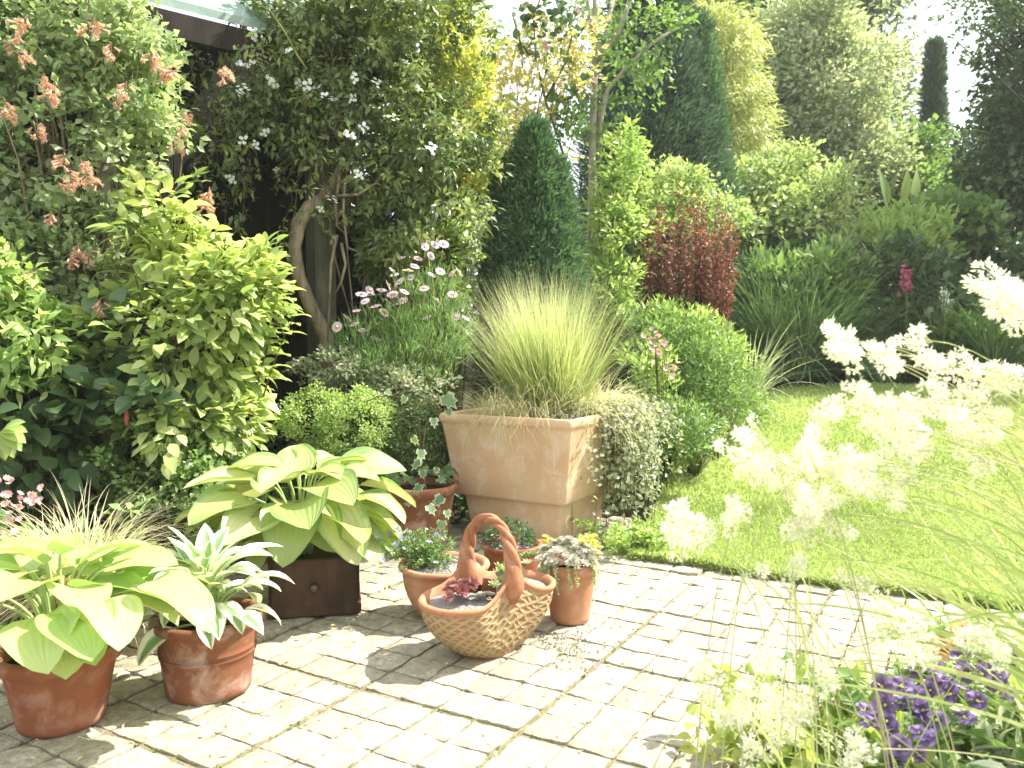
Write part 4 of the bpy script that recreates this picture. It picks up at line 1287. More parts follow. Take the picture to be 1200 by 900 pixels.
for px, py in ((1012, 832), (1020, 852), (1038, 838), (1052, 828), (1066, 822), (1048, 855), (1072, 842), (1085, 815), (1060, 868), (1095, 800), (1078, 798), (1112, 792), (1108, 818), (1125, 812), (1045, 885), (1070, 882), (1098, 838), (1130, 838), (1145, 800), (1160, 778), (1178, 768), (1190, 785), (1172, 795), (1050, 795), (1088, 778), (1120, 770), (1068, 856), (1185, 812), (1030, 818), (1042, 842), (1058, 808), (1080, 830), (1098, 815), (1118, 800), (1138, 818), (1155, 808), (1140, 785), (1165, 792), (1055, 845), (1036, 868), (1085, 862), (1070, 808), (1102, 850), (1028, 840)):
    p = P(px, py, 1.68 + rng.normal(0, .04) + (860 - py) * .0015)
    fl_ = place_dir(pansy_me, 'flower', pn, p + rng.normal(0, .01, 3), np.array([-.15, -.7, .7]) + rng.normal(0, .4, 3), rng.uniform(.6, .85), rng.normal(0, .4))
    ey = bpy.data.objects.new('flower_eye', eye_me); COL.objects.link(ey); ey.parent = fl_
rd = thing('red_flower_plant', 'coral red flowers between the purple pansies and the woodrush', 'flowering plant', G(1115, 800))
mb = MB(); cen = P(1120, 790, 2.28) + rng.normal(0, 1, (30, 3)) * [.08, .06, .05]; foliage(mb, cen, rdir(30) + [0, 0, .5], 12, .04, .04, .014, rows=3); mb.build('foliage', M['mid_leaf'], rd)
red_me = flower5(.026, 7, .6, 5, 'round', .5).mesh('flower', M['red_fl'])
for px, py in ((1092, 755), (1100, 765), (1088, 778), (1102, 780), (1118, 742), (1128, 736), (1110, 752), (1122, 755), (1138, 742), (1096, 772)):
    place_dir(red_me, 'flower', rd, P(px, py, 2.2 + rng.normal(0, .04)), np.array([0, -.8, .6]) + rng.normal(0, .35, 3), rng.uniform(.8, 1.2))
ll = thing('lime_leaf_plant', 'lime leaved plant spilling over the paving corner beside the pansies', 'plant', np.array([.72, 1.98, .03]))
mb = MB(); cen = P(935, 862, 1.9) + rng.normal(0, 1, (60, 3)) * [.12, .1, .05]; cen[:, 2] = np.maximum(cen[:, 2], .04)
foliage(mb, cen, rdir(60) * [1, 1, .3] + [0, -.2, .5], 10, .06, .055, .017, prof='obov', rows=6, cols=3, bend=.7); mb.build('foliage', M['yellow_leaf'], ll)
vl = thing('variegated_plant', 'silver-edged broad leaves at the foot of the woodrush beside the pansies', 'plant', np.array([1.15, 1.75, .03]))
mb = MB(); cen = P(1165, 892, 1.8) + rng.normal(0, 1, (26, 3)) * [.1, .08, .03]; foliage(mb, cen, rdir(26) * [1, 1, .3] + [0, -.2, .4], 5, .03, .09, .028, prof='oval', rows=6, cols=5, bend=.8); mb.build('foliage', M['hosta_white'], vl)

# ------------------------------------------------------------------ left border, near
# straw sedge behind the lime hosta
sg = thing('sedge', 'tuft of bleached straw sedge behind the lime hosta', 'ornamental grass', np.array([-1.5, 2.74, .0]))
mb = MB(); tuft(mb, np.array([-1.5, 2.74, .24]), 900, .46, .0017, .7, (.9, 2.4), .1, 9); mb.build('blades', M['straw'], sg)
mb = MB(); lathe(mb, [(.001, 0), (.1, 0), (.125, .2), (.135, .21), (.135, .23), (.12, .23), (.11, .2), (.001, .2)], 40)
tag(mb.build('terracotta_pot', M['clay'], None, loc=(-1.5, 2.74, 0)), 'terracotta pot of straw sedge hidden behind the lime hosta', 'plant pot')

gt = thing('wild_grass', 'dark green grass tuft at the edge of the paving left of the golden hosta', 'grass', G(240, 640))
mb = MB()
for px, py, n in ((160, 640, 140), (205, 640, 180), (245, 645, 180), (285, 650, 140)):
    tuft(mb, G(px, py) + [0, .25, 0], n, .45, .0024, .4, (.3, 1.3), .1, 7)
mb.build('blades', M['green_fine'], gt)
plant('bitty_shrub', 'small leaved wispy shrub below the glossy oval-leaved bush', 'shrub', [lobe(185, 560, 3.9, 75, 75), lobe(240, 560, 3.9, 50, 60)], 150, 26, .07, .035, .011, 'mid_leaf', 'twig_green', .005, 50, inner=.2)

# big oval-leaved bush
ob, cen, out = plant('oval_leaf_bush', 'large bush with glossy yellow-green oval leaves in front of the shelter', 'shrub',
      [lobe(218, 395, 4.15, 88, 125, .4), lobe(192, 265, 4.15, 46, 72, .24), lobe(268, 350, 4.1, 58, 75, .32), lobe(155, 430, 4.2, 48, 90, .3), lobe(225, 490, 4.1, 78, 60, .38), lobe(295, 330, 4.15, 36, 42, .22)],
      290, 12, .1, .092, .0225, 'oval_leaf', 'twig_brown', .006, 46, inner=.4, rough=.26, prof='oval', rows=5, cols=3, ao=.75, au=.15, ar=.5, nu=.9, no=.45, nr=.3, bend=.7, fold=.22, cvar=.5)
mb = MB()  # upright leading shoots
mshoot = MB()
for px, py in ((150, 200), (185, 205), (165, 195), (225, 245), (300, 270), (325, 290), (345, 320), (130, 290), (205, 225), (265, 265), (240, 300), (350, 350)):
    e = P(px, py + 12, 4.1 + rng.normal(0, .1)); b0 = P(235 + (px - 235) * .6, py + 130, 4.15)
    p = bez(b0, (b0 + e) / 2 + [0, 0, .1], e, 10); tube(mshoot, p, np.linspace(.006, .002, 10), 5)
    m = 16; f = np.linspace(.3, 1, m); pp = p[np.minimum((f * 9).astype(int), 9)]; a = np.arange(m) * 2.4
    u = np.stack([np.cos(a), np.sin(a), np.full(m, .35)], 1)
    leaves(mb, pp, u, np.array([0, 0, 1.0]) + rng.normal(0, .15, (m, 3)) - u * .2, .125 * (1.15 - f * .35), .03 * (1.15 - f * .35), np.clip(.45 + .5 * f + rng.normal(0, .1, m), 0, 1), 'oval', 6, 3, .8, .22)
mb.build('shoot_leaves', M['oval_leaf'], ob); mshoot.build('shoots', M['twig_green'], ob)

# orange flowered climber on the left
cb, cen, out = plant('orange_flowered_climber', 'tall climber hung with clusters of orange tubular flowers at the corner of the shelter', 'climber',
      [lobe(60, 150, 4.35, 150, 190, .35), lobe(155, 100, 4.4, 60, 105, .3), lobe(60, 330, 4.3, 110, 140, .35), lobe(-60, 250, 4.3, 120, 250, .4), lobe(90, 20, 4.4, 110, 70, .3)],
      800, 28, .1, .05, .017, 'climber', 'bark_vine', .014, 60, inner=.35, rough=.22, prof='oval', rows=3, cols=3, bend=.5)
mb = MB()
for k in range(11):
    a = rng.normal(.6, 1.0); rr_ = .02 * rng.uniform(.3, 1)
    b = np.array([rr_ * math.cos(a), rr_ * math.sin(a), -.009 * k]); d = unit(np.array([math.cos(a) * .8, math.sin(a) * .8, -.62]))
    pth = np.stack([b, b + d * .02, b + d * .042, b + d * .05])
    tube(mb, pth, [.003, .0075, .009, .0115], 7, rng.uniform(), cap=False)
    m = 5; aa = np.arange(m) * 1.2566; ref = unit(np.cross(d, [.2, .3, .9])); r2 = np.cross(d, ref); u = np.cos(aa)[:, None] * ref + np.sin(aa)[:, None] * r2
    leaves(mb, pth[-1] + u * .01, u + d * .5, d[None] - u * .4, .012, .006, rng.uniform(0, 1, m), 'round', 4, 3, .6)
tube(mb, [(0, 0, .02), (0, 0, 0), (0, 0, -.08)], .002, 4)
trump = mb.mesh('flower_cluster', M['trumpet'])
for px, py in ((112, 22), (100, 30), (50, 92), (62, 100), (20, 62), (14, 48), (148, 98), (135, 110), (130, 52), (197, 75), (205, 82), (258, 85), (222, 135), (215, 148), (203, 162), (52, 88), (40, 145), (75, 182), (96, 190), (100, 205), (80, 200), (112, 212), (70, 215), (92, 288), (102, 292), (22, 38), (82, 300), (60, 250), (30, 20), (40, 320), (118, 352), (6, 120), (180, 60), (240, 232), (245, 222)):
    p = P(px, py, 3.93 + rng.normal(0, .05)) if px < 190 else P(px, py, 4.2)
    place_dir(trump, 'flower_cluster', cb, p, rng.normal(0, .35, 3) + [0, 0, 1], rng.uniform(.45, .78), rng.uniform(0, 6))

# broad dark leaves low on the left, pale sprig, salmon flowers, red bud
plant('broad_leaf_shrub', 'dark shrub with broad leaves in the deep shade low on the far left', 'shrub', [lobe(60, 480, 3.9, 130, 110, .3), lobe(-40, 500, 3.7, 80, 130, .3), lobe(130, 430, 4.1, 70, 80, .3)],
      170, 10, .12, .11, .038, 'dark_leaf', 'twig_green', .008, 50, inner=.35, prof='heart', rows=5, cols=3, bend=.6)
plant('leafy_vine', 'light green tangle of thin leaves arching below the climber on the far left', 'vine', [lobe(20, 400, 3.75, 75, 55, .2), lobe(-20, 340, 3.8, 60, 60, .2)],
      110, 16, .08, .08, .016, 'light_leaf', 'twig_green', .005, 40, inner=.3, prof='lance', rows=4, cols=3, bend=1.2)
sp = thing('pale_sprig', 'sprig of large pale green pointed leaves against the deep shade', 'plant', P(0, 600, 3.4))
mb = MB()
c = P(2, 505, 3.4)
for a in (-.15, -.5, -.95, -1.4, .25, .6): leaves(mb, c[None], [math.cos(a), -.35, math.sin(a)], [0, -.5, .85], .13, .034, rng.uniform(.6, 1), 'oval', 7, 5, .6, .2)
mb.build('leaves', M['light_leaf'], sp); mb = MB(); tube(mb, bez(P(-30, 640, 3.4), P(-20, 550, 3.4), c, 8), .004, 5); mb.build('stem', M['twig_green'], sp)
sm = thing('salmon_flower_plant', 'salmon pink flower spikes behind the lime hosta at the far left', 'flowering plant', np.array([-1.95, 3.15, 0]))
mb = MB(); ms = MB(); mf = MB()
cen = np.array([-1.95, 3.15, .25]) + rng.normal(0, 1, (40, 3)) * [.16, .1, .08]; foliage(mb, cen, rdir(40) + [0, 0, .4], 10, .06, .05, .018, rows=3); mb.build('foliage', M['mid_leaf'], sm)
fl_s = flower5(.016, 8, .8, 4, 'obov', .28).mesh('flower', M['pink_fl'])
for px, py in ((3, 560), (12, 565), (36, 578), (42, 585), (22, 590), (8, 592), (30, 594), (15, 600), (40, 575), (28, 583), (10, 618), (22, 612), (4, 580), (48, 590), (6, 630), (18, 625)):
    for r_ in range(2):
        p = P(px + rng.normal(0, 4), py + rng.normal(0, 4), 3.05 + rng.normal(0, .04)); place_dir(fl_s, 'flower', sm, p, rng.normal(0, .5, 3) + [0, -.5, .6], rng.uniform(.8, 1.3))
fb = thing('fuchsia', 'single red fuchsia bud hanging under the oval-leaved bush', 'fuchsia', P(150, 470, 3.75))
mb = MB(); c = P(148, 478, 3.75)
lathe(mb, [(.001, 0), (.006, -.006), (.011, -.03), (.012, -.05), (.009, -.075), (.002, -.085)], 12, 0, c); mb.build('bud', M['red_fl'], fb)
mb = MB(); tube(mb, bez(P(165, 420, 3.9), P(150, 425, 3.8), c, 8), .002, 5)
mb.build('stem', M['twig_green'], fb)
mb = MB(); leaves(mb, np.repeat(P(152, 455, 3.78)[None], 4, 0), rng.normal(0, .5, (4, 3)) + [.2, -.3, -.2], [0, -.4, .9], .09, .028, rng.uniform(0, 1, 4), 'oval', 6, 3); mb.build('leaves', M['mid_leaf'], fb)

# ------------------------------------------------------------------ jasmine with twisted trunk
jz, cen, out = plant('jasmine', 'dense white-flowered jasmine smothering the right end of the shelter', 'climber',
      [lobe(440, 110, 5.3, 130, 130, .45), lobe(368, 62, 5.2, 52, 75, .35), lobe(490, 230, 5.4, 90, 110, .5), lobe(420, 20, 5.3, 120, 60, .45), lobe(465, 275, 5.3, 50, 60, .3), lobe(350, 110, 5.25, 45, 45, .25)],
      620, 38, .1, .06, .013, 'jasmine', 'bark_vine', .008, 16, inner=.45, rough=.24, base=(E1[0] + .3, E1[1] + .1, 0), prof='lance', rows=3, cols=3, bend=.8, au=-.1)
mb = MB()
tr = np.array([P(382, 395, 5.2), P(365, 362, 5.12), P(350, 325, 5.08), P(345, 290, 5.05), P(350, 262, 5.05), P(362, 243, 5.08), P(378, 232, 5.12), P(395, 205, 5.15), P(402, 185, 5.2)])
tube(mb, np.concatenate([[np.array([tr[0][0] + .02, tr[0][1], 0])], tr]), [.06, .05, .045, .042, .042, .045, .045, .035, .028, .02], 9)
for pth in ([(380, 232), (398, 215), (415, 202), (430, 212)], [(398, 205), (393, 240), (395, 265), (405, 275)], [(404, 215), (402, 250), (407, 290), (420, 295)], [(395, 275), (388, 310), (386, 350), (384, 400)], [(400, 285), (405, 310), (400, 330), (390, 350)], [(385, 230), (420, 228), (440, 215), (455, 195), (470, 180)], [(400, 200), (412, 185), (420, 160), (425, 120)]):
    tube(mb, np.array([P(a, b, 5.05 + rng.normal(0, .03)) for a, b in pth]), [.011, .009, .008, .006, .005][:len(pth)], 6)
mb.build('trunk', M['bark_vine'], jz)
whf = MB()
for k in range(7): 
    f_ = flower5(.018, 5, .2, 4, 'oval', .4); c = rng.normal(0, .022, 3)
    whf.add(np.concatenate(f_.v) + c, np.concatenate(f_.q), None, np.concatenate(f_.a))
whm = whf.mesh('flower_cluster', M['white_small'])
for px, py in ((285, 78), (295, 74), (305, 80), (280, 110), (285, 105), (360, 100), (372, 105), (380, 112), (390, 118), (350, 98), (310, 155), (285, 165), (300, 170), (325, 200), (270, 210), (415, 92), (440, 98), (412, 115), (425, 150), (410, 160), (490, 105), (395, 45), (460, 140), (420, 205), (388, 235), (375, 245), (300, 40), (320, 95), (340, 60), (240, 40), (475, 75), (505, 175)):
    place_dir(whm, 'flower_cluster', jz, P(px, py, 4.85 + rng.normal(0, .05)), rng.normal(0, .4, 3) + [.2, -.8, .4], rng.uniform(.5, .85), rng.uniform(0, 6))
plant('infill', 'dark hedge added to darken the gap behind the jasmine and beside the shelter', 'infill', [lobe(430, 200, 6.7, 110, 220, .35), lobe(420, 380, 6.7, 110, 120, .35)], 420, 30, .17, .09, .03, 'dark_leaf', 'bark_dark', .012, 20, inner=.3, rough=.15)  # added dark foliage, stands for the shade in the jasmine gap
mb = MB(); ms = MB(); cs = []
for k in range(34):
    a_ = P(rng.uniform(225, 400), rng.uniform(20, 130), 5.0 + rng.normal(0, .08)); b_ = a_ + np.array([rng.normal(0, .12), rng.normal(0, .05), -rng.uniform(.3, 1.3)])
    p = crv(a_, b_, 10, 0, .03); tube(ms, p, .0025, 4)
    cs += [p[i_] + rng.normal(0, .03, 3) for i_ in range(1, 10)]
cs = np.array(cs); foliage(mb, cs, rdir(len(cs)) + [.2, -.3, 0], 7, .06, .055, .012, prof='lance', rows=3, bend=.8, au=-.3)
mb.build('hanging_leaves', M['jasmine'], jz); ms.build('hanging_shoots', M['twig_brown'], jz)
# arching bare shoot
mb = MB(); tube(mb, np.array([P(295, 0, 4.7), P(318, 15, 4.7), P(335, 40, 4.7), P(348, 65, 4.7), P(360, 82, 4.7)]), .006, 5); mb.build('shoot', M['twig_green'], jz)
plant('golden_shrub', 'golden-leaved shrub rising above the jasmine', 'shrub', [lobe(505, 60, 5.9, 60, 80, .4), lobe(475, 15, 5.9, 70, 50, .4), lobe(535, 150, 5.9, 45, 90, .35)],
      210, 26, .14, .075, .018, 'golden', 'twig_brown', .012, 30, inner=.3, prof='lance', rows=3)
plant('green_shrub', 'loose light green shrub between jasmine and dwarf conifer', 'shrub', [lobe(527, 280, 5.7, 30, 85, .3), lobe(545, 205, 6.3, 32, 60, .3)], 120, 22, .12, .07, .016, 'light_leaf', 'twig_green', .01, 30, inner=.3, prof='lance', rows=3)
plant('autumn_shrub', 'airy shrub with yellow and orange leaves against the sky', 'shrub', [lobe(590, 130, 6.8, 75, 75, .5), lobe(650, 70, 6.9, 55, 60, .4), lobe(560, 60, 6.8, 40, 50, .3), lobe(600, 190, 6.8, 60, 40, .3)], 200, 16, .15, .06, .018, 'autumn', 'bark_dark', .008, 60, inner=.2, rough=.35, prof='oval', rows=3)

# daisies
ds = thing('daisy_bush', 'wiry bush of pale pink daisies between the jasmine and the planter', 'daisy bush', base_under(P(470, 500, 4.95)))
mb, ms = MB(), MB()
dm = MB(); a = np.arange(13) * 6.2832 / 13; u = np.stack([np.cos(a), np.sin(a), np.zeros(13)], 1)
leaves(dm, u * .006, u + [0, 0, .12], np.array([0, 0, 1.0]) - u * .12, .029, .006, rng.uniform(0, 1, 13), 'obov', 4, 3, .25, .15)
lathe(dm, [(.009, -.002), (.0085, .004), (.005, .007), (.001, .008)], 10, 0, (0, 0, .002), .1)
daisy_me = dm.mesh('flower', M['daisy'])
DA = [(395, 383), (407, 373), (418, 364), (428, 353), (437, 346), (447, 340), (452, 352), (440, 359), (465, 357), (455, 334), (468, 330), (481, 325), (497, 338), (506, 322), (516, 318), (530, 320), (538, 319), (498, 289), (510, 287), (520, 286), (474, 342), (425, 387), (440, 397), (470, 302), (486, 312), (461, 318), (546, 373), (534, 371), (450, 366), (433, 340), (460, 345), (472, 352), (478, 317), (456, 305), (512, 352), (424, 345), (415, 380), (490, 303), (505, 300), (530, 345), (445, 380), (500, 372), (462, 322)]
db = np.array(ds.location)
for px, py in DA:
    p = P(px, py, 4.85 + rng.normal(0, .1)); b = db + np.array([rng.normal(0, .15), rng.normal(0, .1), .0])
    pth = bez(b, (b * .5 + p * .5) + [0, 0, .12], p, 9); tube(ms, pth, .0022, 4)
    place_dir(daisy_me, 'flower', ds, p, np.array([.1, -.35, .85]) + rng.normal(0, .35, 3), rng.uniform(.85, 1.2), rng.uniform(0, 6))
cen, out = clusters([lobe(470, 420, 4.95, 80, 55, .3), lobe(500, 380, 5.0, 60, 60, .3), lobe(430, 420, 4.9, 45, 45, .25)], 170, .2)
foliage(mb, cen, out, 30, .09, .075, .0028, prof='lance', rows=3, ao=.4, au=.9, ar=.5)
for k in range(110):
    b = db + np.array([rng.normal(0, .15), rng.normal(0, .1), .0]); e = cen[rng.integers(len(cen))]; tube(ms, bez(b, (b + e) / 2 + [0, 0, .1], e, 6), .002, 4)
mb.build('foliage', M['green_fine'], ds); ms.build('stems', M['twig_green'], ds)
plant('silver_shrub', 'low silvery shrub under the pale pink daisies', 'shrub', [lobe(395, 430, 4.8, 45, 25, .2), lobe(470, 455, 4.75, 60, 28, .2)], 90, 26, .06, .035, .008, 'silver', 'twig_green', .004, 20, inner=.3)
plant('golden_box_shrub', 'rounded yellow-green box shrub behind the golden hosta', 'shrub', [lobe(420, 500, 4.45, 45, 45, .22), lobe(370, 490, 4.5, 40, 38, .2)], 260, 34, .05, .017, .0065, 'fresh_leaf', 'twig_green', .005, 10, inner=.6, rough=.08, nr=.4)
plant('box_ball', 'dark green clipped box ball left of the square planter', 'shrub', [lobe(478, 515, 4.6, 45, 50, .22)], 220, 28, .045, .02, .008, 'box_leaf', 'twig_green', .005, 10, inner=.7, rough=.06)

# ------------------------------------------------------------------ behind the planter
def colprof(h): return max(0, 1 - h ** 2.3) ** .8 * (.78 + .22 * math.sin(min(1, h * 2.2) * math.pi / 2)) + .01
conifer('dwarf_conifer', 'upright green dwarf conifer standing behind the feather grass', 626, 146, 6.0, 60, 430, 3000, 20, .05, .0055, 'conifer', colprof, spray=.085,
        tops=[(-.2, -.04, .9, .55), (.16, .02, .9, .6)])
# white-barked small tree
wt = thing('white_barked_tree', 'slender tree with pale forked stems behind the dwarf conifer', 'tree', base_under(P(695, 500, 7.3)))
mb = MB(); bb = np.array(wt.location)
paths = [[(692, 330), (694, 230), (695, 150), (697, 60), (699, -60)], [(697, 75), (710, 40), (722, -20)], [(697, 70), (722, 45), (742, -10), (760, -60)], [(703, 145), (712, 105), (735, 78), (765, 50), (790, 35)], [(697, 60), (690, 20), (685, -40)], [(735, 78), (745, 95), (760, 100)]]
r0 = [.05, .028, .032, .026, .02, .012]
for pth, r_ in zip(paths, r0):
    p = np.array([P(a, b, 7.3) for a, b in pth])
    if r_ == .05: p = np.concatenate([[bb], p])
    if pth[0] == (703, 145): p = np.concatenate([[P(702, 190, 7.3), ], p])
    tube(mb, p, np.linspace(r_, r_ * .45, len(p)), 8)
mb.build('trunk', M['bark_pale'], wt)
mb = MB(); cen, out = clusters([lobe(690, 20, 7.3, 80, 60, .6), lobe(760, 50, 7.3, 55, 50, .4), lobe(670, 120, 7.2, 35, 60, .3), lobe(720, 130, 7.2, 40, 60, .3)], 95, .2, .35)
foliage(mb, cen, out, 20, .17, .062, .021, prof='oval', rows=3, cols=3, au=-.2, bend=.6); mb.build('crown', M['mid_leaf'], wt)
pinkr = flower5(.06, 11, 1.2, 4, 'round', .5).mesh('flower', M['pink_fl'])
rs = thing('climbing_rose', 'climbing rose with a few pink blooms high against the sky', 'climbing rose', base_under(P(640, 400, 6.9)))
mb = MB(); ms = MB()
for pth in ([(660, 180), (640, 120), (628, 70), (625, 20), (640, -20)], [(628, 75), (610, 50), (600, 15)], [(640, 115), (665, 70), (672, 30)]):
    p = np.array([P(a, b, 6.7) for a, b in pth]); tube(ms, p, np.linspace(.012, .006, len(p)), 5)
ms.build('stems', M['twig_green'], rs)
cen = np.array([P(px, py, 6.7) for px, py in ((620, 15), (640, 20), (655, 30), (612, 60), (630, 50), (665, 45), (605, 20), (648, 5), (670, 15), (660, 120), (672, 140), (680, 110))])
foliage(mb, cen, rdir(len(cen)), 15, .16, .075, .03, prof='oval', rows=4); mb.build('foliage', M['dark_leaf'], rs)
for px, py in ((675, 14), (617, 5), (608, 68), (638, 52), (578, 42), (640, 58), (695, 95), (615, 6)):
    place_dir(pinkr, 'flower', rs, P(px, py, 6.6), np.array([0, -.9, .3]) + rng.normal(0, .2, 3), rng.uniform(.35, .6))
plant('light_shrub', 'feathery light green shrub right of the dwarf conifer', 'shrub', [lobe(720, 280, 6.7, 26, 80, .3), lobe(735, 230, 6.8, 30, 60, .3), lobe(715, 350, 6.4, 36, 60, .3), lobe(725, 180, 6.9, 24, 40, .3)], 190, 30, .1, .06, .013, 'light_leaf', 'twig_green', .012, 40, inner=.3, prof='lance', rows=3)
plant('lime_shrub', 'lime yellow shrub behind the red-leaved barberry', 'shrub', [lobe(760, 240, 7.2, 55, 38, .4), lobe(835, 250, 7.4, 40, 24, .4), lobe(800, 215, 7.4, 26, 22, .3), lobe(740, 300, 6.9, 45, 60, .35)], 200, 26, .15, .055, .017, 'lime_leaf', 'twig_green', .01, 30, inner=.3, prof='oval', rows=3)
# barberry
br = thing('barberry', 'upright red and purple leaved barberry behind the border', 'shrub', base_under(P(800, 470, 6.75)))
mb, ms = MB(), MB()
b0 = np.array(br.location)
for k in range(100):
    px = rng.uniform(748, 864); py = 240 + abs(px - 800) * .8 + rng.uniform(-32, 90)
    e = P(px, py, 6.75 + rng.normal(0, .18)); b = b0 + np.array([(px - 805) * .0045, rng.normal(0, .12), 0])
    p = bez(b, (b + e) / 2 + [0, 0, .12], e, 14); tube(ms, p, np.linspace(.006, .002, 14), 4)
    m = 105; f = rng.uniform(.28, 1, m) ** .85; pp = p[np.minimum((f * 13).astype(int), 12)] + (p[1] - p[0]) * rng.uniform(0, 1, (m, 1)) + rng.normal(0, .02, (m, 3))
    leaves(mb, pp, rng.normal(0, .7, (m, 3)) + [0, 0, .5], rng.normal(0, .6, (m, 3)) + [0, -.3, .6], rng.uniform(.03, .045, m), .011, np.clip(f * .75 - .1 + rng.normal(0, .15, m), 0, 1), rows=2)
mb.build('foliage', M['purple_leaf'], br); ms.build('stems', M['twig_brown'], br)
# border plants along the lawn
plant('leafy_perennial', 'mid green leafy perennials with pale heads along the lawn border', 'perennial', [lobe(815, 450, 6.0, 55, 70, .35), lobe(850, 460, 7.0, 45, 55, .35), lobe(800, 500, 5.4, 40, 45, .25), lobe(770, 400, 6.0, 40, 40, .3)], 380, 30, .09, .05, .009, 'mid_leaf', 'twig_green', .006, 90, inner=.2, prof='lance', rows=3, au=.5)
plant('bright_perennial', 'bright green feathery perennial at the feather grass edge', 'perennial', [lobe(790, 390, 6.4, 55, 35, .3), lobe(830, 410, 6.6, 45, 40, .3), lobe(760, 450, 5.6, 30, 60, .2)], 230, 28, .09, .055, .01, 'light_leaf', 'twig_green', .006, 50, inner=.25, prof='lance', rows=3, au=.6)
pk = thing('pink_flower_plant', 'pink flower heads beside the feather grass over the trailing plant', 'flowering plant', base_under(P(775, 500, 5.5)))
ms = MB(); b0 = np.array(pk.location)
pkm = flower5(.02, 9, .6, 4, 'obov', .26).mesh('flower', M['pink_fl'])
for px, py in ((762, 390), (772, 395), (766, 402), (778, 398), (768, 410), (774, 418), (764, 412), (780, 408), (782, 430), (790, 428), (786, 438), (770, 388), (758, 398), (776, 405), (768, 425)):
    for r_ in range(2):
        p = P(px + rng.normal(0, 3), py + rng.normal(0, 4), 5.4 + rng.normal(0, .06)); place_dir(pkm, 'flower', pk, p, rng.normal(0, .5, 3) + [0, -.6, .6], rng.uniform(.8, 1.3))
    tube(ms, bez(b0 + rng.normal(0, .04, 3) * [1, 1, 0], (b0 + p) / 2 + [0, 0, .1], p, 7), .0025, 4)
ms.build('stems', M['twig_green'], pk)
yl = thing('grass_clump', 'strappy pale grass blades by the curve of the lawn border', 'ornamental grass', GG(885, 470))
mb = MB(); tuft(mb, GG(880, 472), 110, 1.1, .008, .45, (.5, 1.6), .1, 9); tuft(mb, GG(845, 500), 60, .8, .006, .5, (.6, 1.6), .08, 8); mb.build('blades', M['pale_tree'], yl)

# dark fountain grasses at the back of the lawn
for k, (px, py, n, L, lab) in enumerate(((930, 448, 520, 1.75, 'dark green arching clump of day lily leaves at the back of the lawn'), (985, 448, 420, 1.6, 'second arching clump of day lily leaves, nearer the red flower'), (1165, 452, 380, 1.5, 'arching dark leaf clump at the right back of the lawn'))):
    g0 = GG(px, py) + [0, .45, 0]; g0[2] = gz(g0[1])
    o = thing('day_lily', lab, 'day lily', g0, 'clumps of arching leaves behind the lawn'); mb = MB()
    for s_ in range(7): tuft(mb, g0 + np.array([*rng.normal(0, .3, 2), 0]), n // 3, L, .0085, .45, (.5, 1.9), .12, 8)
    mb.build('blades', M['lily'], o)
plant('fern_bush', 'feathery green shrub above the day lily leaves', 'shrub', [lobe(950, 340, 11.2, 70, 45, .7), lobe(900, 350, 11, 45, 45, .6)], 200, 22, .22, .16, .025, 'mid_leaf', 'twig_green', .015, 30, inner=.3, prof='lance', rows=3, au=.5)
plant('dark_shrub', 'dark shrub carrying a red flower spike at the back of the lawn', 'shrub', [lobe(1050, 360, 11.2, 70, 75, .8), lobe(1120, 380, 11.4, 70, 65, .8)], 260, 24, .24, .13, .04, 'dark_leaf', 'bark_dark', .02, 40, inner=.4, prof='oval', rows=3)
rf = thing('red_flower_spike', 'single crimson flower spike standing out of the dark shrub', 'flower', base_under(P(1062, 400, 10.3)))
mb = MB(); c = P(1063, 330, 10.3)
cen = c + rng.normal(0, 1, (22, 3)) * [.03, .03, .085]; foliage(mb, cen, rdir(22), 8, .03, .045, .02, rows=2); mb.build('blossom', M['magenta_fl'], rf)
mb = MB(); tube(mb, crv(np.array(rf.location), c, 6), .01, 5); mb.build('stem', M['twig_green'], rf)
wf = thing('white_flower_spike', 'small white flower spike right of the crimson one', 'flower', base_under(P(1108, 400, 10.3)))
mb = MB(); c = P(1108, 352, 10.3); cen = c + rng.normal(0, 1, (16, 3)) * [.03, .03, .1]; foliage(mb, cen, rdir(16), 7, .04, .05, .02, rows=2); mb.build('blossom', M['white_small'], wf)
mb = MB(); tube(mb, crv(np.array(wf.location), c, 6), .008, 5); mb.build('stem', M['twig_green'], wf)
plant('large_leaf_plant', 'broad low green leaves at the edge of the lawn below the white spike', 'plant', [lobe(1120, 400, 10.4, 45, 18, .3), lobe(1020, 425, 10.2, 20, 22, .2)], 50, 9, .16, .2, .08, 'mid_leaf', 'twig_green', .01, 20, prof='heart', rows=4, cols=3)
plant('bright_shrub', 'bright feathery green shrub in front of the slender cypress', 'shrub', [lobe(1050, 285, 12.2, 50, 38, .8), lobe(1020, 300, 12, 40, 40, .7)], 200, 22, .24, .16, .028, 'light_leaf', 'twig_green', .015, 30, inner=.3, prof='lance', rows=3, au=.6)
plant('glossy_shrub', 'glossy mid green shrub left of the terracotta urn', 'shrub', [lobe(1110, 270, 12.8, 40, 38, .8)], 130, 22, .24, .15, .06, 'mid_leaf', 'bark_dark', .015, 25, inner=.35, prof='oval', rows=3)
o = thing('variegated_grass', 'cream striped grass arching over the bright feathery shrub', 'ornamental grass', base_under(P(1055, 400, 13.2)))
mb = MB(); c = P(1050, 285, 13.0); tuft(mb, c, 90, 1.1, .022, .7, (1.2, 2.8), .12, 9); tuft(mb, P(1030, 275, 13), 60, .8, .022, .7, (1.2, 2.8), .15, 9); mb.build('blades', M['silver'], o)
o = thing('variegated_grass', 'grey-white fountain grass between the lime maple and the bright shrub', 'ornamental grass', base_under(P(988, 400, 12.0)))
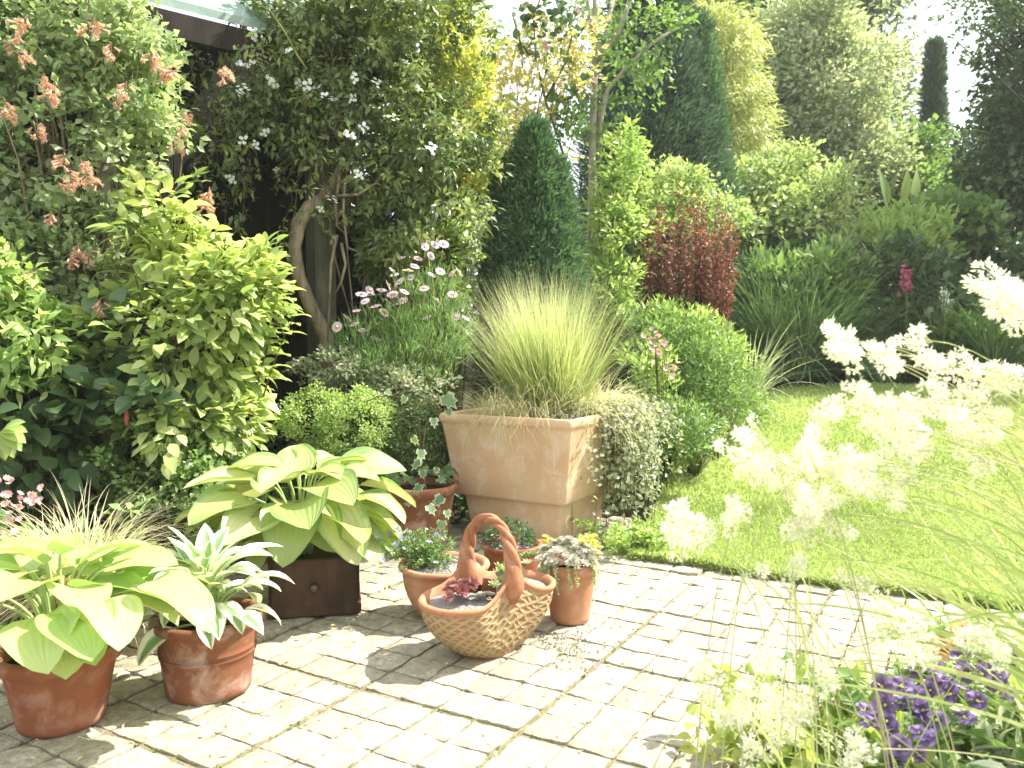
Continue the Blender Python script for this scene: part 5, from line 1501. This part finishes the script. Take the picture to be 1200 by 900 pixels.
mb = MB(); tuft(mb, P(988, 315, 12.0), 220, .85, .014, .7, (1.0, 2.6), .15, 8); mb.build('blades', M['silver'], o)
o = thing('banana_leaf_plant', 'two tall paddle leaves lit against the dark trees', 'plant', base_under(P(1060, 400, 14)))
mb = MB()
for px, py, dd in ((1056, 240, (.25, -.1, 1)), (1040, 240, (-.12, 0, 1)), (1068, 238, (.3, .1, .9))):
    leaves(mb, P(px, py, 14)[None], dd, [.3, -.9, .1], .7, .1, .6 if px != 1040 else .2, 'lance', 10, 5, .4, .2)
mb.build('leaves', M['light_leaf'], o)
# terracotta urn in far border
u0 = P(1165, 300, 12.2); ub = np.array([u0[0], 12.2, float(gz(12.2))])
pot('terracotta_pot', 'distant dark red pot among the plants under the dark trees', ub + [0, 0, .55], .3, .22, .62, 'clay', .06, .02)
plant('shade_shrub', 'shadowy mixed shrub around the distant red pot', 'shrub', [lobe(1180, 350, 11.8, 60, 60, .7), lobe(1260, 330, 12, 80, 80, .8), lobe(1150, 335, 12.6, 50, 40, .6)], 200, 22, .24, .14, .04, 'dark_leaf', 'bark_dark', .02, 30, inner=.4)

# lime maple and yellowish shrubs mid distance
plant('lime_maple', 'yellow-green spreading maple in front of the pale tree', 'shrub', [lobe(920, 255, 12.5, 62, 38, .9), lobe(880, 215, 12.8, 34, 24, .8), lobe(970, 222, 12.6, 26, 22, .7), lobe(925, 195, 13, 22, 20, .6), lobe(850, 270, 12, 40, 30, .7)], 330, 30, .3, .1, .03, 'lime_leaf', 'bark_dark', .02, 40, inner=.3, rough=.5, prof='oval', rows=3)
plant('dark_underplanting', 'dark shrub in the hollow under the lime maple', 'shrub', [lobe(890, 310, 12.2, 60, 35, .7), lobe(960, 320, 12.6, 50, 30, .7)], 150, 22, .25, .15, .045, 'dark_leaf', 'bark_dark', .02, 20)

# ------------------------------------------------------------------ trees behind
def cone(h): return (1 - h) ** .75 * .95 + .03
conifer('dark_conifer', 'broad dark blue-green conifer behind the pale forked stems', 760, -80, 11.5, 95, 420, 4200, 24, .12, .011, 'blue_conifer', lambda h: ((1 - h ** 1.5) * .95 + .04) * (.85 + .18 * abs(math.sin(h * 21))), spray=.3)
conifer('green_conifer', 'second dense conifer with a rounded bright green edge, before the golden cypress', 815, 25, 11.8, 45, 420, 2200, 22, .11, .01, 'conifer', lambda h: (1 - h ** 2.4) * .95 + .04, spray=.2)
tree('golden_cypress', 'feathery golden cypress between the dark conifer and the pale tree', [lobe(850, 90, 14.5, 38, 80, .8), lobe(858, 150, 14.3, 40, 60, .8), lobe(835, 50, 14.6, 35, 50, .7), lobe(845, 230, 14.5, 40, 70, .8)], 420, 44, .28, .15, .016, 'gold_conifer', .14, 14, au=-.35, prof='lance', rows=3)
tree('pale_tree', 'tall pale grey-green tree lit bright along its right side', [lobe(960, 110, 17, 75, 100, 1.4), lobe(990, 200, 16.8, 50, 60, 1.1), lobe(930, 60, 17, 50, 60, 1.1), lobe(905, 170, 17.2, 50, 70, 1.1), lobe(970, 230, 16.7, 50, 50, 1)], 1000, 40, .42, .13, .036, 'pale_tree', .2, 30, rough=.3)
tree('tall_tree', 'thin grey-leaved tall tree rising behind the pale tree', [lobe(1010, 40, 21, 55, 80, 1.2), lobe(1035, 130, 21, 35, 70, 1), lobe(960, 0, 21.5, 70, 50, 1.3), lobe(1030, -30, 21, 45, 50, 1)], 300, 30, .5, .16, .05, 'grey_tree', .2, 40, rough=.4, inner=.3)
tree('back_tree', 'green tree behind the golden cypress touching the top of the picture', [lobe(890, 30, 20, 60, 60, 1.3), lobe(850, -30, 20, 70, 60, 1.3), lobe(920, 120, 20, 60, 90, 1.3)], 420, 34, .5, .17, .055, 'mid_leaf', .2, 24, rough=.35)
conifer('slender_cypress', 'slender dark cypress standing alone against the sky', 1096, 50, 18.5, 23, 420, 1100, 18, .17, .016, 'blue_conifer', lambda h: (1 - h) ** .75 * .95 + .01, spray=.13)
tree('dark_tree', 'large dark tree at the right edge overhanging the cypress', [lobe(1225, 70, 13, 60, 110, 1.1), lobe(1205, 190, 13, 65, 80, 1.1), lobe(1160, 225, 13.6, 40, 50, .8), lobe(1290, -20, 12.5, 90, 90, 1.4)], 700, 36, .34, .11, .036, 'dark_leaf', .2, 30, rough=.3)
mb_o = [lobe(1150, 5, 10.5, 45, 14, .5), lobe(1135, 40, 10.6, 25, 10, .3), lobe(1185, 10, 10.5, 40, 25, .5)]
tree('overhanging_tree', 'loose branches of a tree hanging in at the top right corner', [lobe(1420, -60, 10.5, 110, 70, 1)] + mb_o, 170, 18, .16, .07, .022, 'dark_leaf', .1, 60, rough=.4, inner=.2)
tree('round_tree', 'rounded green tree between pale tree and slender cypress', [lobe(1055, 190, 17.5, 36, 40, 1), lobe(1050, 230, 17, 46, 36, 1)], 240, 34, .4, .13, .042, 'mid_leaf', .15, 15)
tree('round_tree', 'dark rounded tree behind the slender cypress and right of it', [lobe(1140, 200, 20, 45, 45, 1.2), lobe(1110, 245, 19, 70, 45, 1.2)], 260, 34, .45, .15, .048, 'dark_leaf', .15, 15)
# distant wood that closes the view
mb = MB(); cs = []
for k in range(420):
    x = rng.uniform(-34, 34); y = rng.uniform(24, 30)
    gap = 1.0
    top = 4.2 + 1.2 * math.sin(x * .5) + .8 * math.sin(x * 1.3 + 1)
    cs.append((x, y, .5 + rng.uniform(0, 1) * top))
cs = np.array(cs); foliage(mb, cs, rdir(len(cs)) + [0, -.5, .3], 34, .8, .42, .14, cvar=.6)
tag(mb.build('distant_wood', M['dark_leaf']), 'distant dark belt of woodland beyond the garden', 'woodland', kind='stuff')
# mixed low planting that fills the left bed
mb = MB(); cs = []
for k in range(260):
    x = rng.uniform(-3.2, .6); y = rng.uniform(4.6, 7.0)
    cs.append((x, y, rng.uniform(.03, .35)))
for k in range(120):
    x = rng.uniform(.9, 2.2); y = rng.uniform(5.6, 9.5)
    if not inside((x, y), lawn_poly): cs.append((x, y, gz(y) + rng.uniform(.03, .3)))
cs = np.array(cs); foliage(mb, cs, rdir(len(cs)) * [1, 1, .4] + [0, 0, .5], 18, .12, .06, .018)
tag(mb.build('ground_cover', M['dark_leaf']), 'low leafy ground cover filling the border soil', 'ground cover', kind='stuff')
mb = MB(); cs = []
for k in range(260):
    x = rng.uniform(-2, 12); y = rng.uniform(10.8, 16)
    if not inside((x, y), lawn_poly): cs.append((x, y, gz(y) + rng.uniform(.03, .5)))
cs = np.array(cs); foliage(mb, cs, rdir(len(cs)) * [1, 1, .4] + [0, 0, .5], 20, .25, .12, .035)
tag(mb.build('ground_cover', M['mid_leaf']), 'leafy ground cover under the trees beyond the lawn', 'ground cover', kind='stuff')

# thin bright summer haze
t = NT('haze_air')
pv = t.n('ShaderNodeVolumePrincipled', {'Color': (.94, .97, .95), 'Density': .0014, 'Anisotropy': .2})
t.t.links.new(pv.outputs[0], t.out.inputs[1])
mb = MB()
x0, x1, y0, y1, z0, z1 = -95, 95, -35, 125, -1.1, 11.5
mb.add([(x0, y0, z0), (x1, y0, z0), (x1, y1, z0), (x0, y1, z0), (x0, y0, z1), (x1, y0, z1), (x1, y1, z1), (x0, y1, z1)],
       [(0, 3, 2, 1), (4, 5, 6, 7), (0, 1, 5, 4), (1, 2, 6, 5), (2, 3, 7, 6), (3, 0, 4, 7)])
tag(mb.build('haze', t.m, smooth=False), 'pale sunny haze hanging over the whole garden', 'haze', kind='stuff')
cy.volume_bounces = 1
